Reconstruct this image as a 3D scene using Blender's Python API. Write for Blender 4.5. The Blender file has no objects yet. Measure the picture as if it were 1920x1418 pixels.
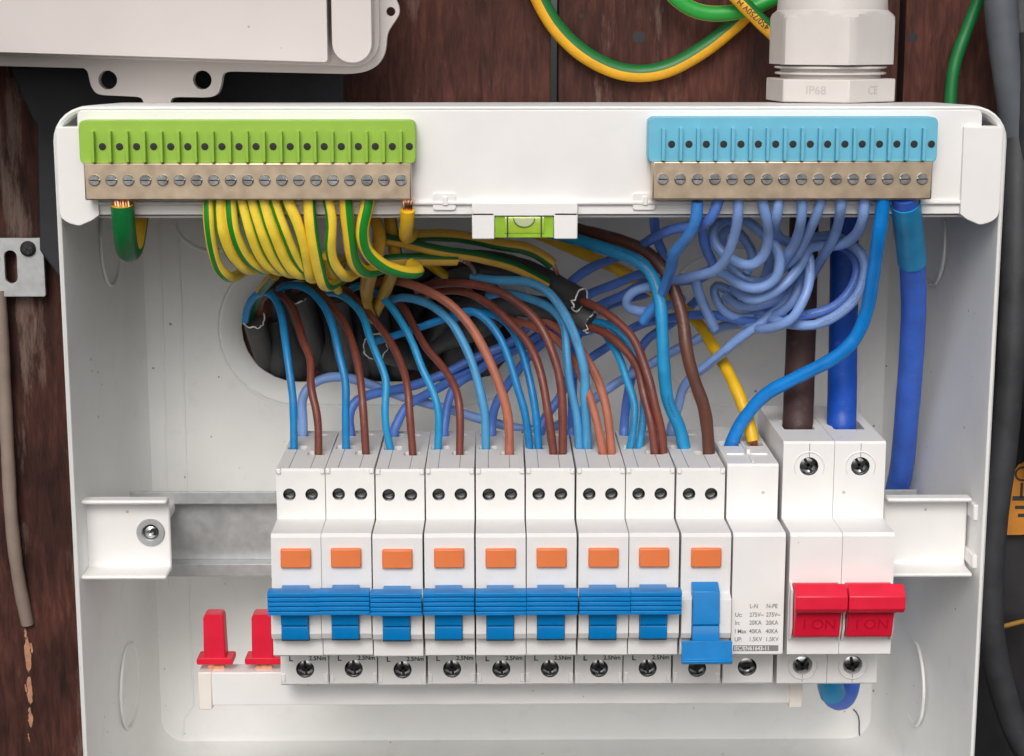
import bpy, bmesh, math, random
from mathutils import Vector, Matrix
random.seed(7)
D2R = math.radians
MM = 0.001
scene = bpy.context.scene
COL = scene.collection

# ------------------------------------------------------------------ camera
FPX, PITCH, YAW = 3350.0, D2R(11.0), D2R(0.6)          # focal length in photo pixels (1920 wide)
CAMPOS = Vector((0.0, -623.5, 154.4))                  # mm
cam_d = bpy.data.cameras.new("camera")
cam = bpy.data.objects.new("camera", cam_d); COL.objects.link(cam)
cam.location = CAMPOS * MM
cam.rotation_euler = (math.pi / 2 - PITCH, 0, -YAW)
cam_d.sensor_width = 36.0
cam_d.lens = FPX / 1920.0 * 36.0
cam_d.clip_start = 0.01; cam_d.clip_end = 100.0
scene.camera = cam

# ------------------------------------------------------------------ light
SUN_EL, SUN_AZ = D2R(38), D2R(188)                     # azimuth clockwise from +Y
world = bpy.data.worlds.new("World"); scene.world = world; world.use_nodes = True
wn = world.node_tree; wn.nodes.clear()
wo = wn.nodes.new("ShaderNodeOutputWorld"); wb = wn.nodes.new("ShaderNodeBackground")
sky = wn.nodes.new("ShaderNodeTexSky"); sky.sky_type = 'NISHITA'; sky.sun_disc = False
sky.sun_elevation = SUN_EL; sky.sun_rotation = SUN_AZ
sky.air_density = 1.0; sky.dust_density = 4.0; sky.ozone_density = 1.0
hs = wn.nodes.new("ShaderNodeHueSaturation"); hs.inputs["Saturation"].default_value = 0.22
wn.links.new(sky.outputs[0], hs.inputs["Color"]); wn.links.new(hs.outputs[0], wb.inputs["Color"])
wb.inputs["Strength"].default_value = 0.15
wn.links.new(wb.outputs[0], wo.inputs["Surface"])
sun_d = bpy.data.lights.new("sun", 'SUN'); sun_d.energy = 1.3; sun_d.angle = D2R(24); sun_d.color = (1.0, 0.93, 0.885)
sun = bpy.data.objects.new("sun", sun_d); COL.objects.link(sun)
sdir = Vector((math.sin(SUN_AZ) * math.cos(SUN_EL), math.cos(SUN_AZ) * math.cos(SUN_EL), math.sin(SUN_EL)))
sun.rotation_euler = sdir.to_track_quat('Z', 'Y').to_euler()
sun.location = sdir * 3
scene.view_settings.view_transform = 'Standard'; scene.view_settings.look = 'None'
scene.view_settings.exposure = -0.22; scene.view_settings.gamma = 1.0
scene.render.engine = 'CYCLES'
scene.cycles.use_denoising = True
scene.cycles.max_bounces = 8

# ------------------------------------------------------------------ helpers
FW = Vector((math.sin(YAW) * math.cos(PITCH), math.cos(YAW) * math.cos(PITCH), -math.sin(PITCH)))
RT = Vector((math.cos(YAW), -math.sin(YAW), 0))
DN = Vector((-math.sin(YAW) * math.sin(PITCH), -math.cos(YAW) * math.sin(PITCH), -math.cos(PITCH)))
def P(x, y, Y):
    """survey a photo point that lies at depth Y (mm) -> place in mm"""
    d = FW + RT * ((x - 960) / FPX) + DN * ((y - 709) / FPX)
    return CAMPOS + d * ((Y - CAMPOS.y) / d.y)

ORG = {}
def bmv(bm, vs):
    return [bm.verts.new(v) for v in vs]
def face(bm, vs):
    try: return bm.faces.new(vs)
    except ValueError: return None
def box(bm, x0, x1, y0, y1, z0, z1):
    v = bmv(bm, [(x, y, z) for x in (x0, x1) for y in (y0, y1) for z in (z0, z1)])
    for q in ((0, 1, 3, 2), (4, 6, 7, 5), (0, 4, 5, 1), (2, 3, 7, 6), (0, 2, 6, 4), (1, 5, 7, 3)):
        bm.faces.new([v[i] for i in q])
def rrect(x0, z0, x1, z1, r, n=6):
    pts = []
    for cx, cz, a0 in ((x1 - r, z1 - r, 0), (x0 + r, z1 - r, 90), (x0 + r, z0 + r, 180), (x1 - r, z0 + r, 270)):
        for i in range(n + 1):
            a = D2R(a0 + 90 * i / n); pts.append((cx + r * math.cos(a), cz + r * math.sin(a)))
    return pts
def circ(cx, cz, r, n=24):
    return [(cx + r * math.cos(2 * math.pi * i / n), cz + r * math.sin(2 * math.pi * i / n)) for i in range(n)]
def stadium(x0, x1, zc, r, n=14):
    p = [(x1 - r + r * math.cos(D2R(-90 + 180 * i / n)), zc + r * math.sin(D2R(-90 + 180 * i / n))) for i in range(n + 1)]
    return p + [(x0 + r + r * math.cos(D2R(90 + 180 * i / n)), zc + r * math.sin(D2R(90 + 180 * i / n))) for i in range(n + 1)]
def plate(bm, outline, holes, y0, y1):
    """flat piece in the XZ plane, front at y0, back at y1, with real holes"""
    rings = [outline] + list(holes)
    for y in (y0, y1):
        es = []
        for r in rings:
            vs = bmv(bm, [(x, y, z) for x, z in r])
            es += [bm.edges.new((vs[i], vs[(i + 1) % len(vs)])) for i in range(len(vs))]
        bmesh.ops.triangle_fill(bm, edges=es, use_beauty=True, use_dissolve=False)
    for r in rings:
        a = bmv(bm, [(x, y0, z) for x, z in r]); b = bmv(bm, [(x, y1, z) for x, z in r])
        for i in range(len(r)):
            j = (i + 1) % len(r); bm.faces.new((a[i], a[j], b[j], b[i]))
    bmesh.ops.remove_doubles(bm, verts=bm.verts[:], dist=1e-4)
def loft(bm, rings, close=True, cap0=False, cap1=False):
    vr = [bmv(bm, r) for r in rings]
    for a, b in zip(vr, vr[1:]):
        n = len(a)
        for i in range(n if close else n - 1):
            j = (i + 1) % n; face(bm, (a[i], a[j], b[j], b[i]))
    if cap0: face(bm, vr[0][::-1])
    if cap1: face(bm, vr[-1])
    return vr
def lathe_z(bm, prof, cx, cy, n=32, cap0=True, cap1=True):
    loft(bm, [[(cx + r * math.cos(2 * math.pi * i / n), cy + r * math.sin(2 * math.pi * i / n), z) for i in range(n)] for r, z in prof], True, cap0, cap1)
def lathe_y(bm, prof, cx, cz, n=20, cap0=True, cap1=True):
    loft(bm, [[(cx + r * math.cos(2 * math.pi * i / n), y, cz + r * math.sin(2 * math.pi * i / n)) for i in range(n)] for r, y in prof], True, cap0, cap1)
def mk(name, bm, mat, parent=None, smooth=30, bevel=0, origin=None):
    """link a bmesh given in world mm as one object; its origin is its parent's place or its own foot"""
    bmesh.ops.recalc_face_normals(bm, faces=bm.faces[:])
    if parent is not None: o0 = ORG[parent.name]
    elif origin is not None: o0 = Vector(origin)
    else:
        xs = [v.co.x for v in bm.verts]; ys = [v.co.y for v in bm.verts]; zs = [v.co.z for v in bm.verts]
        o0 = Vector(((min(xs) + max(xs)) / 2, (min(ys) + max(ys)) / 2, min(zs)))
    for v in bm.verts: v.co = (v.co - o0) * MM
    me = bpy.data.meshes.new(name); bm.to_mesh(me); bm.free()
    for p in me.polygons: p.use_smooth = True
    me.set_sharp_from_angle(angle=D2R(smooth))
    for m in (mat if isinstance(mat, (list, tuple)) else [mat]): me.materials.append(m)
    ob = bpy.data.objects.new(name, me); COL.objects.link(ob)
    ORG[ob.name] = o0
    if parent is not None: ob.parent = parent
    else: ob.location = o0 * MM
    if bevel:
        b = ob.modifiers.new("bevel", 'BEVEL'); b.width = bevel * MM; b.segments = 2; b.limit_method = 'ANGLE'; b.angle_limit = D2R(35)
        b.use_clamp_overlap = True; b.harden_normals = False
    return ob
def tag(o, label, cat, group=None):
    o['label'] = label; o['category'] = cat
    if group: o['group'] = group
    return o
def thing(name, at, label, cat, group=None):
    o = bpy.data.objects.new(name, None); COL.objects.link(o); o.empty_display_size = 0.01
    o.location = Vector(at) * MM; ORG[o.name] = Vector(at)
    return tag(o, label, cat, group)
def copy_tree(o, shift, parent=None):
    c = o.copy(); COL.objects.link(c); ORG[c.name] = ORG[o.name] + Vector(shift)
    if parent is not None: c.parent = parent
    else: c.location = o.location + Vector(shift) * MM
    for ch in list(o.children): copy_tree(ch, shift, c)
    return c
def text(name, s, size, pos, mat, parent, extrude=0.06, rot=(math.pi / 2, 0, 0), align='LEFT', bold=0.0, sx=1.0):
    cu = bpy.data.curves.new("t", 'FONT'); cu.body = s; cu.size = size; cu.extrude = extrude; cu.align_x = align; cu.align_y = 'CENTER'; cu.offset = bold
    to = bpy.data.objects.new("t", cu); COL.objects.link(to)
    me = bpy.data.meshes.new_from_object(to.evaluated_get(bpy.context.evaluated_depsgraph_get()))
    bpy.data.objects.remove(to)
    bm = bmesh.new(); bm.from_mesh(me); bpy.data.meshes.remove(me)
    M = Matrix.Translation(Vector(pos)) @ __import__('mathutils').Euler(rot).to_matrix().to_4x4() @ Matrix.Diagonal((sx, 1, 1, 1))
    bm.transform(M)
    return mk(name, bm, mat, parent)

def crom(pts, step):
    out = []
    n = len(pts)
    for i in range(n - 1):
        p0, p1, p2, p3 = pts[max(i - 1, 0)], pts[i], pts[i + 1], pts[min(i + 2, n - 1)]
        L = math.dist(p1[:2], p2[:2]) + abs(p1[2] - p2[2])
        k = max(2, int(L / step))
        for j in range(k):
            t = j / k
            out.append(tuple(0.5 * ((2 * b) + (c - a) * t + (2 * a - 5 * b + 4 * c - d) * t * t + (3 * b - a - 3 * c + d) * t ** 3)
                             for a, b, c, d in zip(p0, p1, p2, p3)))
    out.append(tuple(pts[-1]))
    return out
def spread(xy, ys):
    """give a survey polyline its depths: ys spread evenly along its length"""
    L = [0.0]
    for a, b in zip(xy, xy[1:]): L.append(L[-1] + math.dist(a, b))
    T = L[-1]; out = []
    for (x, y), l in zip(xy, L):
        f = l / T * (len(ys) - 1); i = min(int(f), len(ys) - 2)
        out.append((x, y, ys[i] + (ys[i + 1] - ys[i]) * (f - i)))
    return out
def path_of(pts, tail=None, head=None, step=9):
    w = [P(*q) for q in crom(pts, step)]
    for _ in range(2):
        w = [w[0]] + [(w[i - 1] + 2 * w[i] + w[i + 1]) / 4 for i in range(1, len(w) - 1)] + [w[-1]]
    if tail: w += [w[-1] + Vector(t) for t in tail]
    if head: w = [w[0] + Vector(t) for t in head] + w
    return w
def tube_bm(path, r, n=12, twist=0.0, r1=None, rough=0.0, caps=True, phase=0.0):
    bm = bmesh.new(); uv = bm.loops.layers.uv.new("UVMap")
    T = [(path[min(i + 1, len(path) - 1)] - path[max(i - 1, 0)]).normalized() for i in range(len(path))]
    up = Vector((0, -1, 0))
    if abs(T[0].dot(up)) > 0.9: up = Vector((0, 0, 1))
    N = (up - T[0] * up.dot(T[0])).normalized()
    rings = []; L = 0.0; Ls = []
    rnd = random.Random(int(path[0].x * 31 + path[0].z * 17))
    ph1, ph2 = rnd.uniform(0, 6), rnd.uniform(0, 6)
    for i, p in enumerate(path):
        if i: L += (p - path[i - 1]).length
        N = (N - T[i] * N.dot(T[i])).normalized(); B = T[i].cross(N)
        rr = r if r1 is None else r + (r1 - r) * i / (len(path) - 1)
        am = 1.0 if r < 3 else 0.25
        rr *= 1 + am * (0.025 * math.sin(L * 0.23 + ph1) + 0.02 * math.sin(L * 0.61 + ph2))
        a0 = phase + twist * L
        rings.append([bm.verts.new(p + (N * math.cos(a0 + 2 * math.pi * k / n) + B * math.sin(a0 + 2 * math.pi * k / n)) * rr * (1 + rough * rnd.uniform(-1, 1))) for k in range(n)])
        Ls.append(L)
    for i in range(len(rings) - 1):
        for k in range(n):
            j = (k + 1) % n
            f = bm.faces.new((rings[i][k], rings[i][j], rings[i + 1][j], rings[i + 1][k]))
            for lp, u, v in zip(f.loops, (k, k + 1, k + 1, k), (Ls[i], Ls[i], Ls[i + 1], Ls[i + 1])): lp[uv].uv = (u / n, v * 0.01)
    if caps:
        bm.faces.new(rings[0][::-1]); bm.faces.new(rings[-1])
    return bm
def wire(name, pts, r, mat, label=None, cat='wire', group=None, parent=None, tail=None, head=None, twist=0.0, phase=0.0, n=12, step=9, **kw):
    w = path_of(pts, tail, head, step)
    o = mk(name, tube_bm(w, r, n, twist, phase=phase, **kw), mat, parent, smooth=60)
    if label: tag(o, label, cat, group)
    return o

# ------------------------------------------------------------------ materials
def srgb(c):
    return tuple((x / 255 / 12.92) if x / 255 <= 0.04045 else ((x / 255 + 0.055) / 1.055) ** 2.4 for x in c) + (1.0,)
def mat(name, rgb, rough=0.45, metal=0.0, var=0.08, vscale=120.0, bump=0.0, bscale=900.0, spec=0.5, dirt=0.0, dirtcol=(0.25, 0.2, 0.15), trans=0.0, sss=0.0, coat=0.0, speck=0.0):
    m = bpy.data.materials.new(name); m.use_nodes = True
    nt = m.node_tree; b = nt.nodes["Principled BSDF"]
    c = srgb(rgb) if max(rgb) > 1.0 else tuple(rgb) + (1.0,)
    tc = nt.nodes.new("ShaderNodeTexCoord"); nz = nt.nodes.new("ShaderNodeTexNoise")
    nz.inputs["Scale"].default_value = vscale; nz.inputs["Detail"].default_value = 5
    nt.links.new(tc.outputs["Object"], nz.inputs["Vector"])
    ramp = nt.nodes.new("ShaderNodeMapRange"); ramp.inputs[1].default_value = 0.3; ramp.inputs[2].default_value = 0.7
    ramp.inputs[3].default_value = 1 - var; ramp.inputs[4].default_value = 1 + var
    nt.links.new(nz.outputs["Fac"], ramp.inputs[0])
    mul = nt.nodes.new("ShaderNodeMix"); mul.data_type = 'RGBA'; mul.blend_type = 'MULTIPLY'; mul.inputs[0].default_value = 1.0
    mul.inputs[6].default_value = c; nt.links.new(ramp.outputs[0], mul.inputs[7])
    out = mul.outputs[2]
    if dirt > 0:
        n2 = nt.nodes.new("ShaderNodeTexNoise"); n2.inputs["Scale"].default_value = vscale * 2.7; n2.inputs["Detail"].default_value = 8; n2.inputs["Roughness"].default_value = 0.7
        nt.links.new(tc.outputs["Object"], n2.inputs["Vector"])
        mr = nt.nodes.new("ShaderNodeMapRange"); mr.inputs[1].default_value = 0.56; mr.inputs[2].default_value = 0.80; mr.inputs[4].default_value = dirt
        nt.links.new(n2.outputs["Fac"], mr.inputs[0])
        mx = nt.nodes.new("ShaderNodeMix"); mx.data_type = 'RGBA'; nt.links.new(mr.outputs[0], mx.inputs[0]); nt.links.new(out, mx.inputs[6]); mx.inputs[7].default_value = dirtcol + (1,)
        out = mx.outputs[2]
    if speck > 0:                                                     # fine grit and swarf stuck to the surface
        n3 = nt.nodes.new("ShaderNodeTexVoronoi"); n3.inputs["Scale"].default_value = 260; n3.inputs["Randomness"].default_value = 1.0
        nt.links.new(tc.outputs["Object"], n3.inputs["Vector"])
        sz = nt.nodes.new("ShaderNodeSeparateColor"); nt.links.new(n3.outputs["Color"], sz.inputs[0])
        th = nt.nodes.new("ShaderNodeMapRange"); th.inputs[1].default_value = 0.90; th.inputs[2].default_value = 1.0; th.inputs[3].default_value = 0.0; th.inputs[4].default_value = 0.16; nt.links.new(sz.outputs[0], th.inputs[0])
        lt = nt.nodes.new("ShaderNodeMath"); lt.operation = 'LESS_THAN'; nt.links.new(n3.outputs["Distance"], lt.inputs[0]); nt.links.new(th.outputs[0], lt.inputs[1])
        ml = nt.nodes.new("ShaderNodeMath"); ml.operation = 'MULTIPLY'; ml.inputs[1].default_value = speck; nt.links.new(lt.outputs[0], ml.inputs[0])
        m3 = nt.nodes.new("ShaderNodeMix"); m3.data_type = 'RGBA'; nt.links.new(ml.outputs[0], m3.inputs[0]); nt.links.new(out, m3.inputs[6]); m3.inputs[7].default_value = (0.16, 0.12, 0.09, 1)
        out = m3.outputs[2]
    nt.links.new(out, b.inputs["Base Color"])
    rr = nt.nodes.new("ShaderNodeMapRange"); rr.inputs[3].default_value = max(0.02, rough - 0.08); rr.inputs[4].default_value = min(1, rough + 0.1)
    nt.links.new(nz.outputs["Fac"], rr.inputs[0]); nt.links.new(rr.outputs[0], b.inputs["Roughness"])
    b.inputs["Metallic"].default_value = metal; b.inputs["Specular IOR Level"].default_value = spec
    b.inputs["Transmission Weight"].default_value = trans; b.inputs["Coat Weight"].default_value = coat
    if sss: b.inputs["Subsurface Weight"].default_value = sss; b.inputs["Subsurface Radius"].default_value = (0.002, 0.002, 0.002); b.inputs["Subsurface Scale"].default_value = 0.5
    if bump > 0:
        nb = nt.nodes.new("ShaderNodeTexNoise"); nb.inputs["Scale"].default_value = bscale; nb.inputs["Detail"].default_value = 4
        nt.links.new(tc.outputs["Object"], nb.inputs["Vector"])
        bp = nt.nodes.new("ShaderNodeBump"); bp.inputs["Strength"].default_value = bump; bp.inputs["Distance"].default_value = 0.0004
        nt.links.new(nb.outputs["Fac"], bp.inputs["Height"]); nt.links.new(bp.outputs[0], b.inputs["Normal"])
    return m
def mat_earth(name, yel, grn, bands):
    """yellow insulation with green stripes running along the wire (UV.x goes round it)"""
    m = mat(name, yel, 0.42, var=0.10, vscale=180, bump=0.12, dirt=0.35, dirtcol=(0.12, 0.07, 0.02)); nt = m.node_tree; b = nt.nodes["Principled BSDF"]
    src = b.inputs["Base Color"].links[0].from_socket
    uvn = nt.nodes.new("ShaderNodeUVMap"); sp = nt.nodes.new("ShaderNodeSeparateXYZ"); nt.links.new(uvn.outputs[0], sp.inputs[0])
    cr = nt.nodes.new("ShaderNodeValToRGB"); cr.color_ramp.interpolation = 'CONSTANT'
    el = cr.color_ramp.elements; el[0].position = 0; el[0].color = (0, 0, 0, 1); el[1].position = bands[0][0]; el[1].color = (1, 1, 1, 1)
    e = el.new(bands[0][1]); e.color = (0, 0, 0, 1)
    for a, z in bands[1:]:
        e = el.new(a); e.color = (1, 1, 1, 1); e = el.new(z); e.color = (0, 0, 0, 1)
    nt.links.new(sp.outputs[0], cr.inputs[0])
    mx = nt.nodes.new("ShaderNodeMix"); mx.data_type = 'RGBA'; nt.links.new(cr.outputs[0], mx.inputs[0]); nt.links.new(src, mx.inputs[6]); mx.inputs[7].default_value = srgb(grn)
    nt.links.new(mx.outputs[2], b.inputs["Base Color"])
    return m
def mat_wood(name, plo=0.575, pmax=0.5):
    m = bpy.data.materials.new(name); m.use_nodes = True; nt = m.node_tree; b = nt.nodes["Principled BSDF"]
    L = nt.links.new; N = nt.nodes.new
    tc = N("ShaderNodeTexCoord"); oi = N("ShaderNodeObjectInfo")
    off = N("ShaderNodeVectorMath"); off.operation = 'MULTIPLY_ADD'; off.inputs[1].default_value = (1, 1, 1)
    rnd = N("ShaderNodeVectorMath"); rnd.operation = 'SCALE'; rnd.inputs[0].default_value = (3.1, 1.7, 5.3); L(oi.outputs["Random"], rnd.inputs["Scale"])
    L(tc.outputs["Object"], off.inputs[0]); L(rnd.outputs[0], off.inputs[2])
    mp = N("ShaderNodeMapping"); mp.inputs["Scale"].default_value = (1, 1, 0.17); L(off.outputs[0], mp.inputs[0])
    g = N("ShaderNodeTexNoise"); g.inputs["Scale"].default_value = 360; g.inputs["Detail"].default_value = 8; g.inputs["Roughness"].default_value = 0.65; g.inputs["Distortion"].default_value = 0.6; L(mp.outputs[0], g.inputs["Vector"])
    big = N("ShaderNodeTexNoise"); big.inputs["Scale"].default_value = 22; big.inputs["Detail"].default_value = 4; L(off.outputs[0], big.inputs["Vector"])
    cr = N("ShaderNodeValToRGB"); e = cr.color_ramp.elements
    e[0].position = 0.30; e[0].color = srgb((44, 23, 18)); e[1].position = 0.80; e[1].color = srgb((98, 60, 50))
    k = e.new(0.5); k.color = srgb((70, 38, 31)); L(g.outputs["Fac"], cr.inputs[0])
    mul = N("ShaderNodeMix"); mul.data_type = 'RGBA'; mul.blend_type = 'MULTIPLY'; mul.inputs[0].default_value = 1
    mr = N("ShaderNodeMapRange"); mr.inputs[1].default_value = 0.3; mr.inputs[2].default_value = 0.7; mr.inputs[3].default_value = 0.42; mr.inputs[4].default_value = 1.45; L(big.outputs["Fac"], mr.inputs[0])
    L(cr.outputs[0], mul.inputs[6]); L(mr.outputs[0], mul.inputs[7])
    # old pale paint left in flakes
    pm = N("ShaderNodeMapping"); pm.inputs["Scale"].default_value = (1, 1, 0.16); L(off.outputs[0], pm.inputs[0])
    pn = N("ShaderNodeTexNoise"); pn.inputs["Scale"].default_value = 60; pn.inputs["Detail"].default_value = 9; pn.inputs["Roughness"].default_value = 0.72; L(pm.outputs[0], pn.inputs["Vector"])
    pr = N("ShaderNodeMapRange"); pr.inputs[1].default_value = plo; pr.inputs[2].default_value = plo + 0.085; pr.inputs[4].default_value = pmax; L(pn.outputs["Fac"], pr.inputs[0])
    mx = N("ShaderNodeMix"); mx.data_type = 'RGBA'; L(pr.outputs[0], mx.inputs[0]); L(mul.outputs[2], mx.inputs[6]); mx.inputs[7].default_value = srgb((134, 114, 104))
    L(mx.outputs[2], b.inputs["Base Color"]); b.inputs["Roughness"].default_value = 0.75; b.inputs["Specular IOR Level"].default_value = 0.3
    bp = N("ShaderNodeBump"); bp.inputs["Strength"].default_value = 0.7; bp.inputs["Distance"].default_value = 0.0012; L(g.outputs["Fac"], bp.inputs["Height"]); L(bp.outputs[0], b.inputs["Normal"])
    return m

M_case = mat("enclosure plastic", (0.82, 0.82, 0.80), 0.42, var=0.035, vscale=28, bump=0.12, bscale=1100, dirt=0.22, dirtcol=(0.42, 0.40, 0.36), speck=0.75)
M_white = mat("white plastic", (0.80, 0.785, 0.77), 0.40, var=0.025, vscale=60, bump=0.05, bscale=1800, dirt=0.08, speck=0.45, dirtcol=(0.5, 0.45, 0.38))
M_house = mat("breaker housing", (0.74, 0.725, 0.71), 0.50, var=0.03, vscale=90, bump=0.10, bscale=2500, dirt=0.16, speck=0.45, dirtcol=(0.5, 0.44, 0.37))
M_cream = mat("cream plastic", (0.80, 0.74, 0.68), 0.45, var=0.03, vscale=80, bump=0.06, bscale=2000)
M_blue_t = mat("toggle blue", (2, 122, 192), 0.35, var=0.06, vscale=200, bump=0.1, bscale=2500)
M_red = mat("red plastic", (220, 28, 58), 0.38, var=0.06, vscale=150, bump=0.06, bscale=2500)
M_orange = mat("orange plastic", (222, 120, 66), 0.4, var=0.05)
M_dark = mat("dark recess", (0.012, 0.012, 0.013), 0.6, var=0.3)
M_steel = mat("screw steel", (0.55, 0.56, 0.57), 0.22, metal=1.0, var=0.2, vscale=400)
M_gun = mat("dark plated steel", (0.36, 0.365, 0.37), 0.2, metal=1.0, var=0.3, vscale=500)
M_zinc = mat("galvanised steel", (0.50, 0.515, 0.52), 0.5, metal=0.7, var=0.10, vscale=260, bump=0.1)
M_brass = mat("plated brass", (0.58, 0.46, 0.34), 0.35, metal=0.9, var=0.12, vscale=200)
M_copper = mat("bare copper", (0.80, 0.40, 0.24), 0.28, metal=1.0, var=0.15, vscale=500)
M_green = mat("green plastic", (146, 186, 62), 0.4, var=0.05, vscale=100)
M_skyb = mat("pale blue plastic", (104, 182, 208), 0.4, var=0.05, vscale=100)
M_ink = mat("black print", (0.03, 0.03, 0.03), 0.6, var=0.1)
M_inkg = mat("grey print", (0.22, 0.22, 0.22), 0.6, var=0.1)
def ins(n, rgb, r=0.40, ink=0.75):
    m = mat(n, rgb, r, var=0.14, vscale=110, bump=0.22, bscale=900, dirt=0.25, dirtcol=(0.35, 0.33, 0.33))
    if not ink: return m
    nt = m.node_tree; b = nt.nodes["Principled BSDF"]; N = nt.nodes.new; L = nt.links.new
    src = b.inputs["Base Color"].links[0].from_socket
    uvn = N("ShaderNodeUVMap"); sp_ = N("ShaderNodeSeparateXYZ"); L(uvn.outputs[0], sp_.inputs[0])
    def band(sock, lo, hi):
        a = N("ShaderNodeMath"); a.operation = 'GREATER_THAN'; a.inputs[1].default_value = lo; L(sock, a.inputs[0])
        c = N("ShaderNodeMath"); c.operation = 'LESS_THAN'; c.inputs[1].default_value = hi; L(sock, c.inputs[0])
        d = N("ShaderNodeMath"); d.operation = 'MULTIPLY'; L(a.outputs[0], d.inputs[0]); L(c.outputs[0], d.inputs[1]); return d.outputs[0]
    k = band(sp_.outputs[0], 0.88, 0.98)
    for sc_, lo in ((3.2, 0.56), (130.0, 0.50)):                       # worn marking: short runs of illegible strokes
        nz = N("ShaderNodeTexNoise"); nz.noise_dimensions = '2D'; nz.inputs["Scale"].default_value = sc_; nz.inputs["Detail"].default_value = 1; L(uvn.outputs[0], nz.inputs["Vector"])
        g = band(nz.outputs["Fac"], lo, 2.0); d = N("ShaderNodeMath"); d.operation = 'MULTIPLY'; L(k, d.inputs[0]); L(g, d.inputs[1]); k = d.outputs[0]
    f = N("ShaderNodeMath"); f.operation = 'MULTIPLY'; f.inputs[1].default_value = ink; L(k, f.inputs[0])
    mx = N("ShaderNodeMix"); mx.data_type = 'RGBA'; L(f.outputs[0], mx.inputs[0]); L(src, mx.inputs[6]); mx.inputs[7].default_value = (0.02, 0.025, 0.05, 1)
    L(mx.outputs[2], b.inputs["Base Color"])
    return m
I_blue = ins("blue insulation", (14, 124, 186)); I_lblue = ins("faded blue insulation", (72, 150, 200), 0.55); I_sky = ins("sky blue insulation", (30, 142, 196))
I_brown = ins("brown insulation", (112, 56, 44)); I_tan = ins("faded brown insulation", (166, 98, 76), 0.55); I_dbrown = ins("dark brown insulation", (92, 54, 40))
I_peri = ins("periwinkle insulation", (128, 160, 216), 0.36); I_peri2 = ins("royal blue insulation", (84, 124, 206), 0.38); I_royal = ins("cable blue", (58, 104, 206), 0.5, 0); I_bright = ins("bright blue insulation", (64, 134, 214))
I_tailb = ins("tail blue", (14, 72, 168), 0.45, 0); I_tailn = ins("tail brown", (62, 40, 38), 0.6, 0); I_vivid = ins("vivid blue insulation", (8, 124, 206), 0.36, 0)
I_yel = ins("yellow insulation", (226, 178, 22), 0.4, 0)
I_black = mat("black sheath", (0.030, 0.030, 0.032), 0.55, var=0.25, vscale=90, bump=0.2, bscale=900, dirt=0.25, dirtcol=(0.16, 0.16, 0.16))
I_grey = mat("grey sheath", (0.060, 0.062, 0.064), 0.55, var=0.2, vscale=90, bump=0.25, bscale=700, dirt=0.25, dirtcol=(0.22, 0.22, 0.22))
M_torn = mat("torn white filler", (0.72, 0.70, 0.66), 0.7, var=0.1)
E_yg = mat_earth("earth insulation", (246, 206, 54), (28, 138, 44), [(0.36, 0.58)])
E_ygn = mat_earth("earth insulation thin stripe", (248, 214, 66), (26, 134, 42), [(0.39, 0.55)])
E_yg2 = mat_earth("earth insulation two stripe", (228, 176, 40), (24, 126, 46), [(0.10, 0.32), (0.62, 0.80)])
E_gr = mat_earth("earth insulation mostly green", (222, 176, 44), (16, 110, 54), [(0.05, 0.70)])
E_old = mat_earth("old earth insulation", (196, 152, 50), (18, 84, 36), [(0.28, 0.62)])
M_wood = mat_wood("brown stained timber")
M_wood2 = mat_wood("timber with old paint", 0.535, 0.6)
M_bare = mat("bare splintered wood", (176, 128, 100), 0.8, var=0.2, vscale=300, bump=0.5, bscale=600, dirt=0.6, dirtcol=(0.10, 0.04, 0.03))
M_gland = mat("grey white nylon", (0.60, 0.56, 0.535), 0.48, var=0.03, vscale=70, bump=0.12, bscale=1500, dirt=0.12, dirtcol=(0.42, 0.38, 0.34))
M_lid = mat("aged white plastic", (0.60, 0.55, 0.53), 0.36, var=0.03, vscale=25, bump=0.03, bscale=1500, dirt=0.10, dirtcol=(0.5, 0.46, 0.42), speck=0.5)
M_hose = mat("black rubber", (0.035, 0.036, 0.040), 0.6, var=0.3, vscale=70, bump=0.25, bscale=500, dirt=0.3, dirtcol=(0.12, 0.12, 0.13))
M_cond = mat("grey conduit", (0.085, 0.095, 0.11), 0.5, var=0.15, vscale=60, bump=0.1)
M_paintcable = mat("painted cable", (138, 122, 112), 0.6, var=0.15, vscale=60, bump=0.3, bscale=400, dirt=0.25, dirtcol=(0.10, 0.05, 0.04))
M_vial = mat("vial acrylic", (0.42, 0.72, 0.06), 0.08, var=0.12, vscale=150, spec=0.6, trans=0.35)
M_liq = mat("vial liquid", (0.62, 0.86, 0.10), 0.05, var=0.05, trans=0.5)
M_bub = mat("vial bubble", (0.86, 0.90, 0.62), 0.05, var=0.02, trans=0.5)
M_bag = mat("black plastic sheet", (0.018, 0.017, 0.018), 0.5, var=0.3, vscale=60, bump=0.4, bscale=120)
M_bstrip = mat("plain black", (0.020, 0.021, 0.026), 0.7, var=0.3, vscale=90, bump=0.4, bscale=500)
M_obag = mat("orange print", (196, 126, 40), 0.6, var=0.12, vscale=90)

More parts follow.
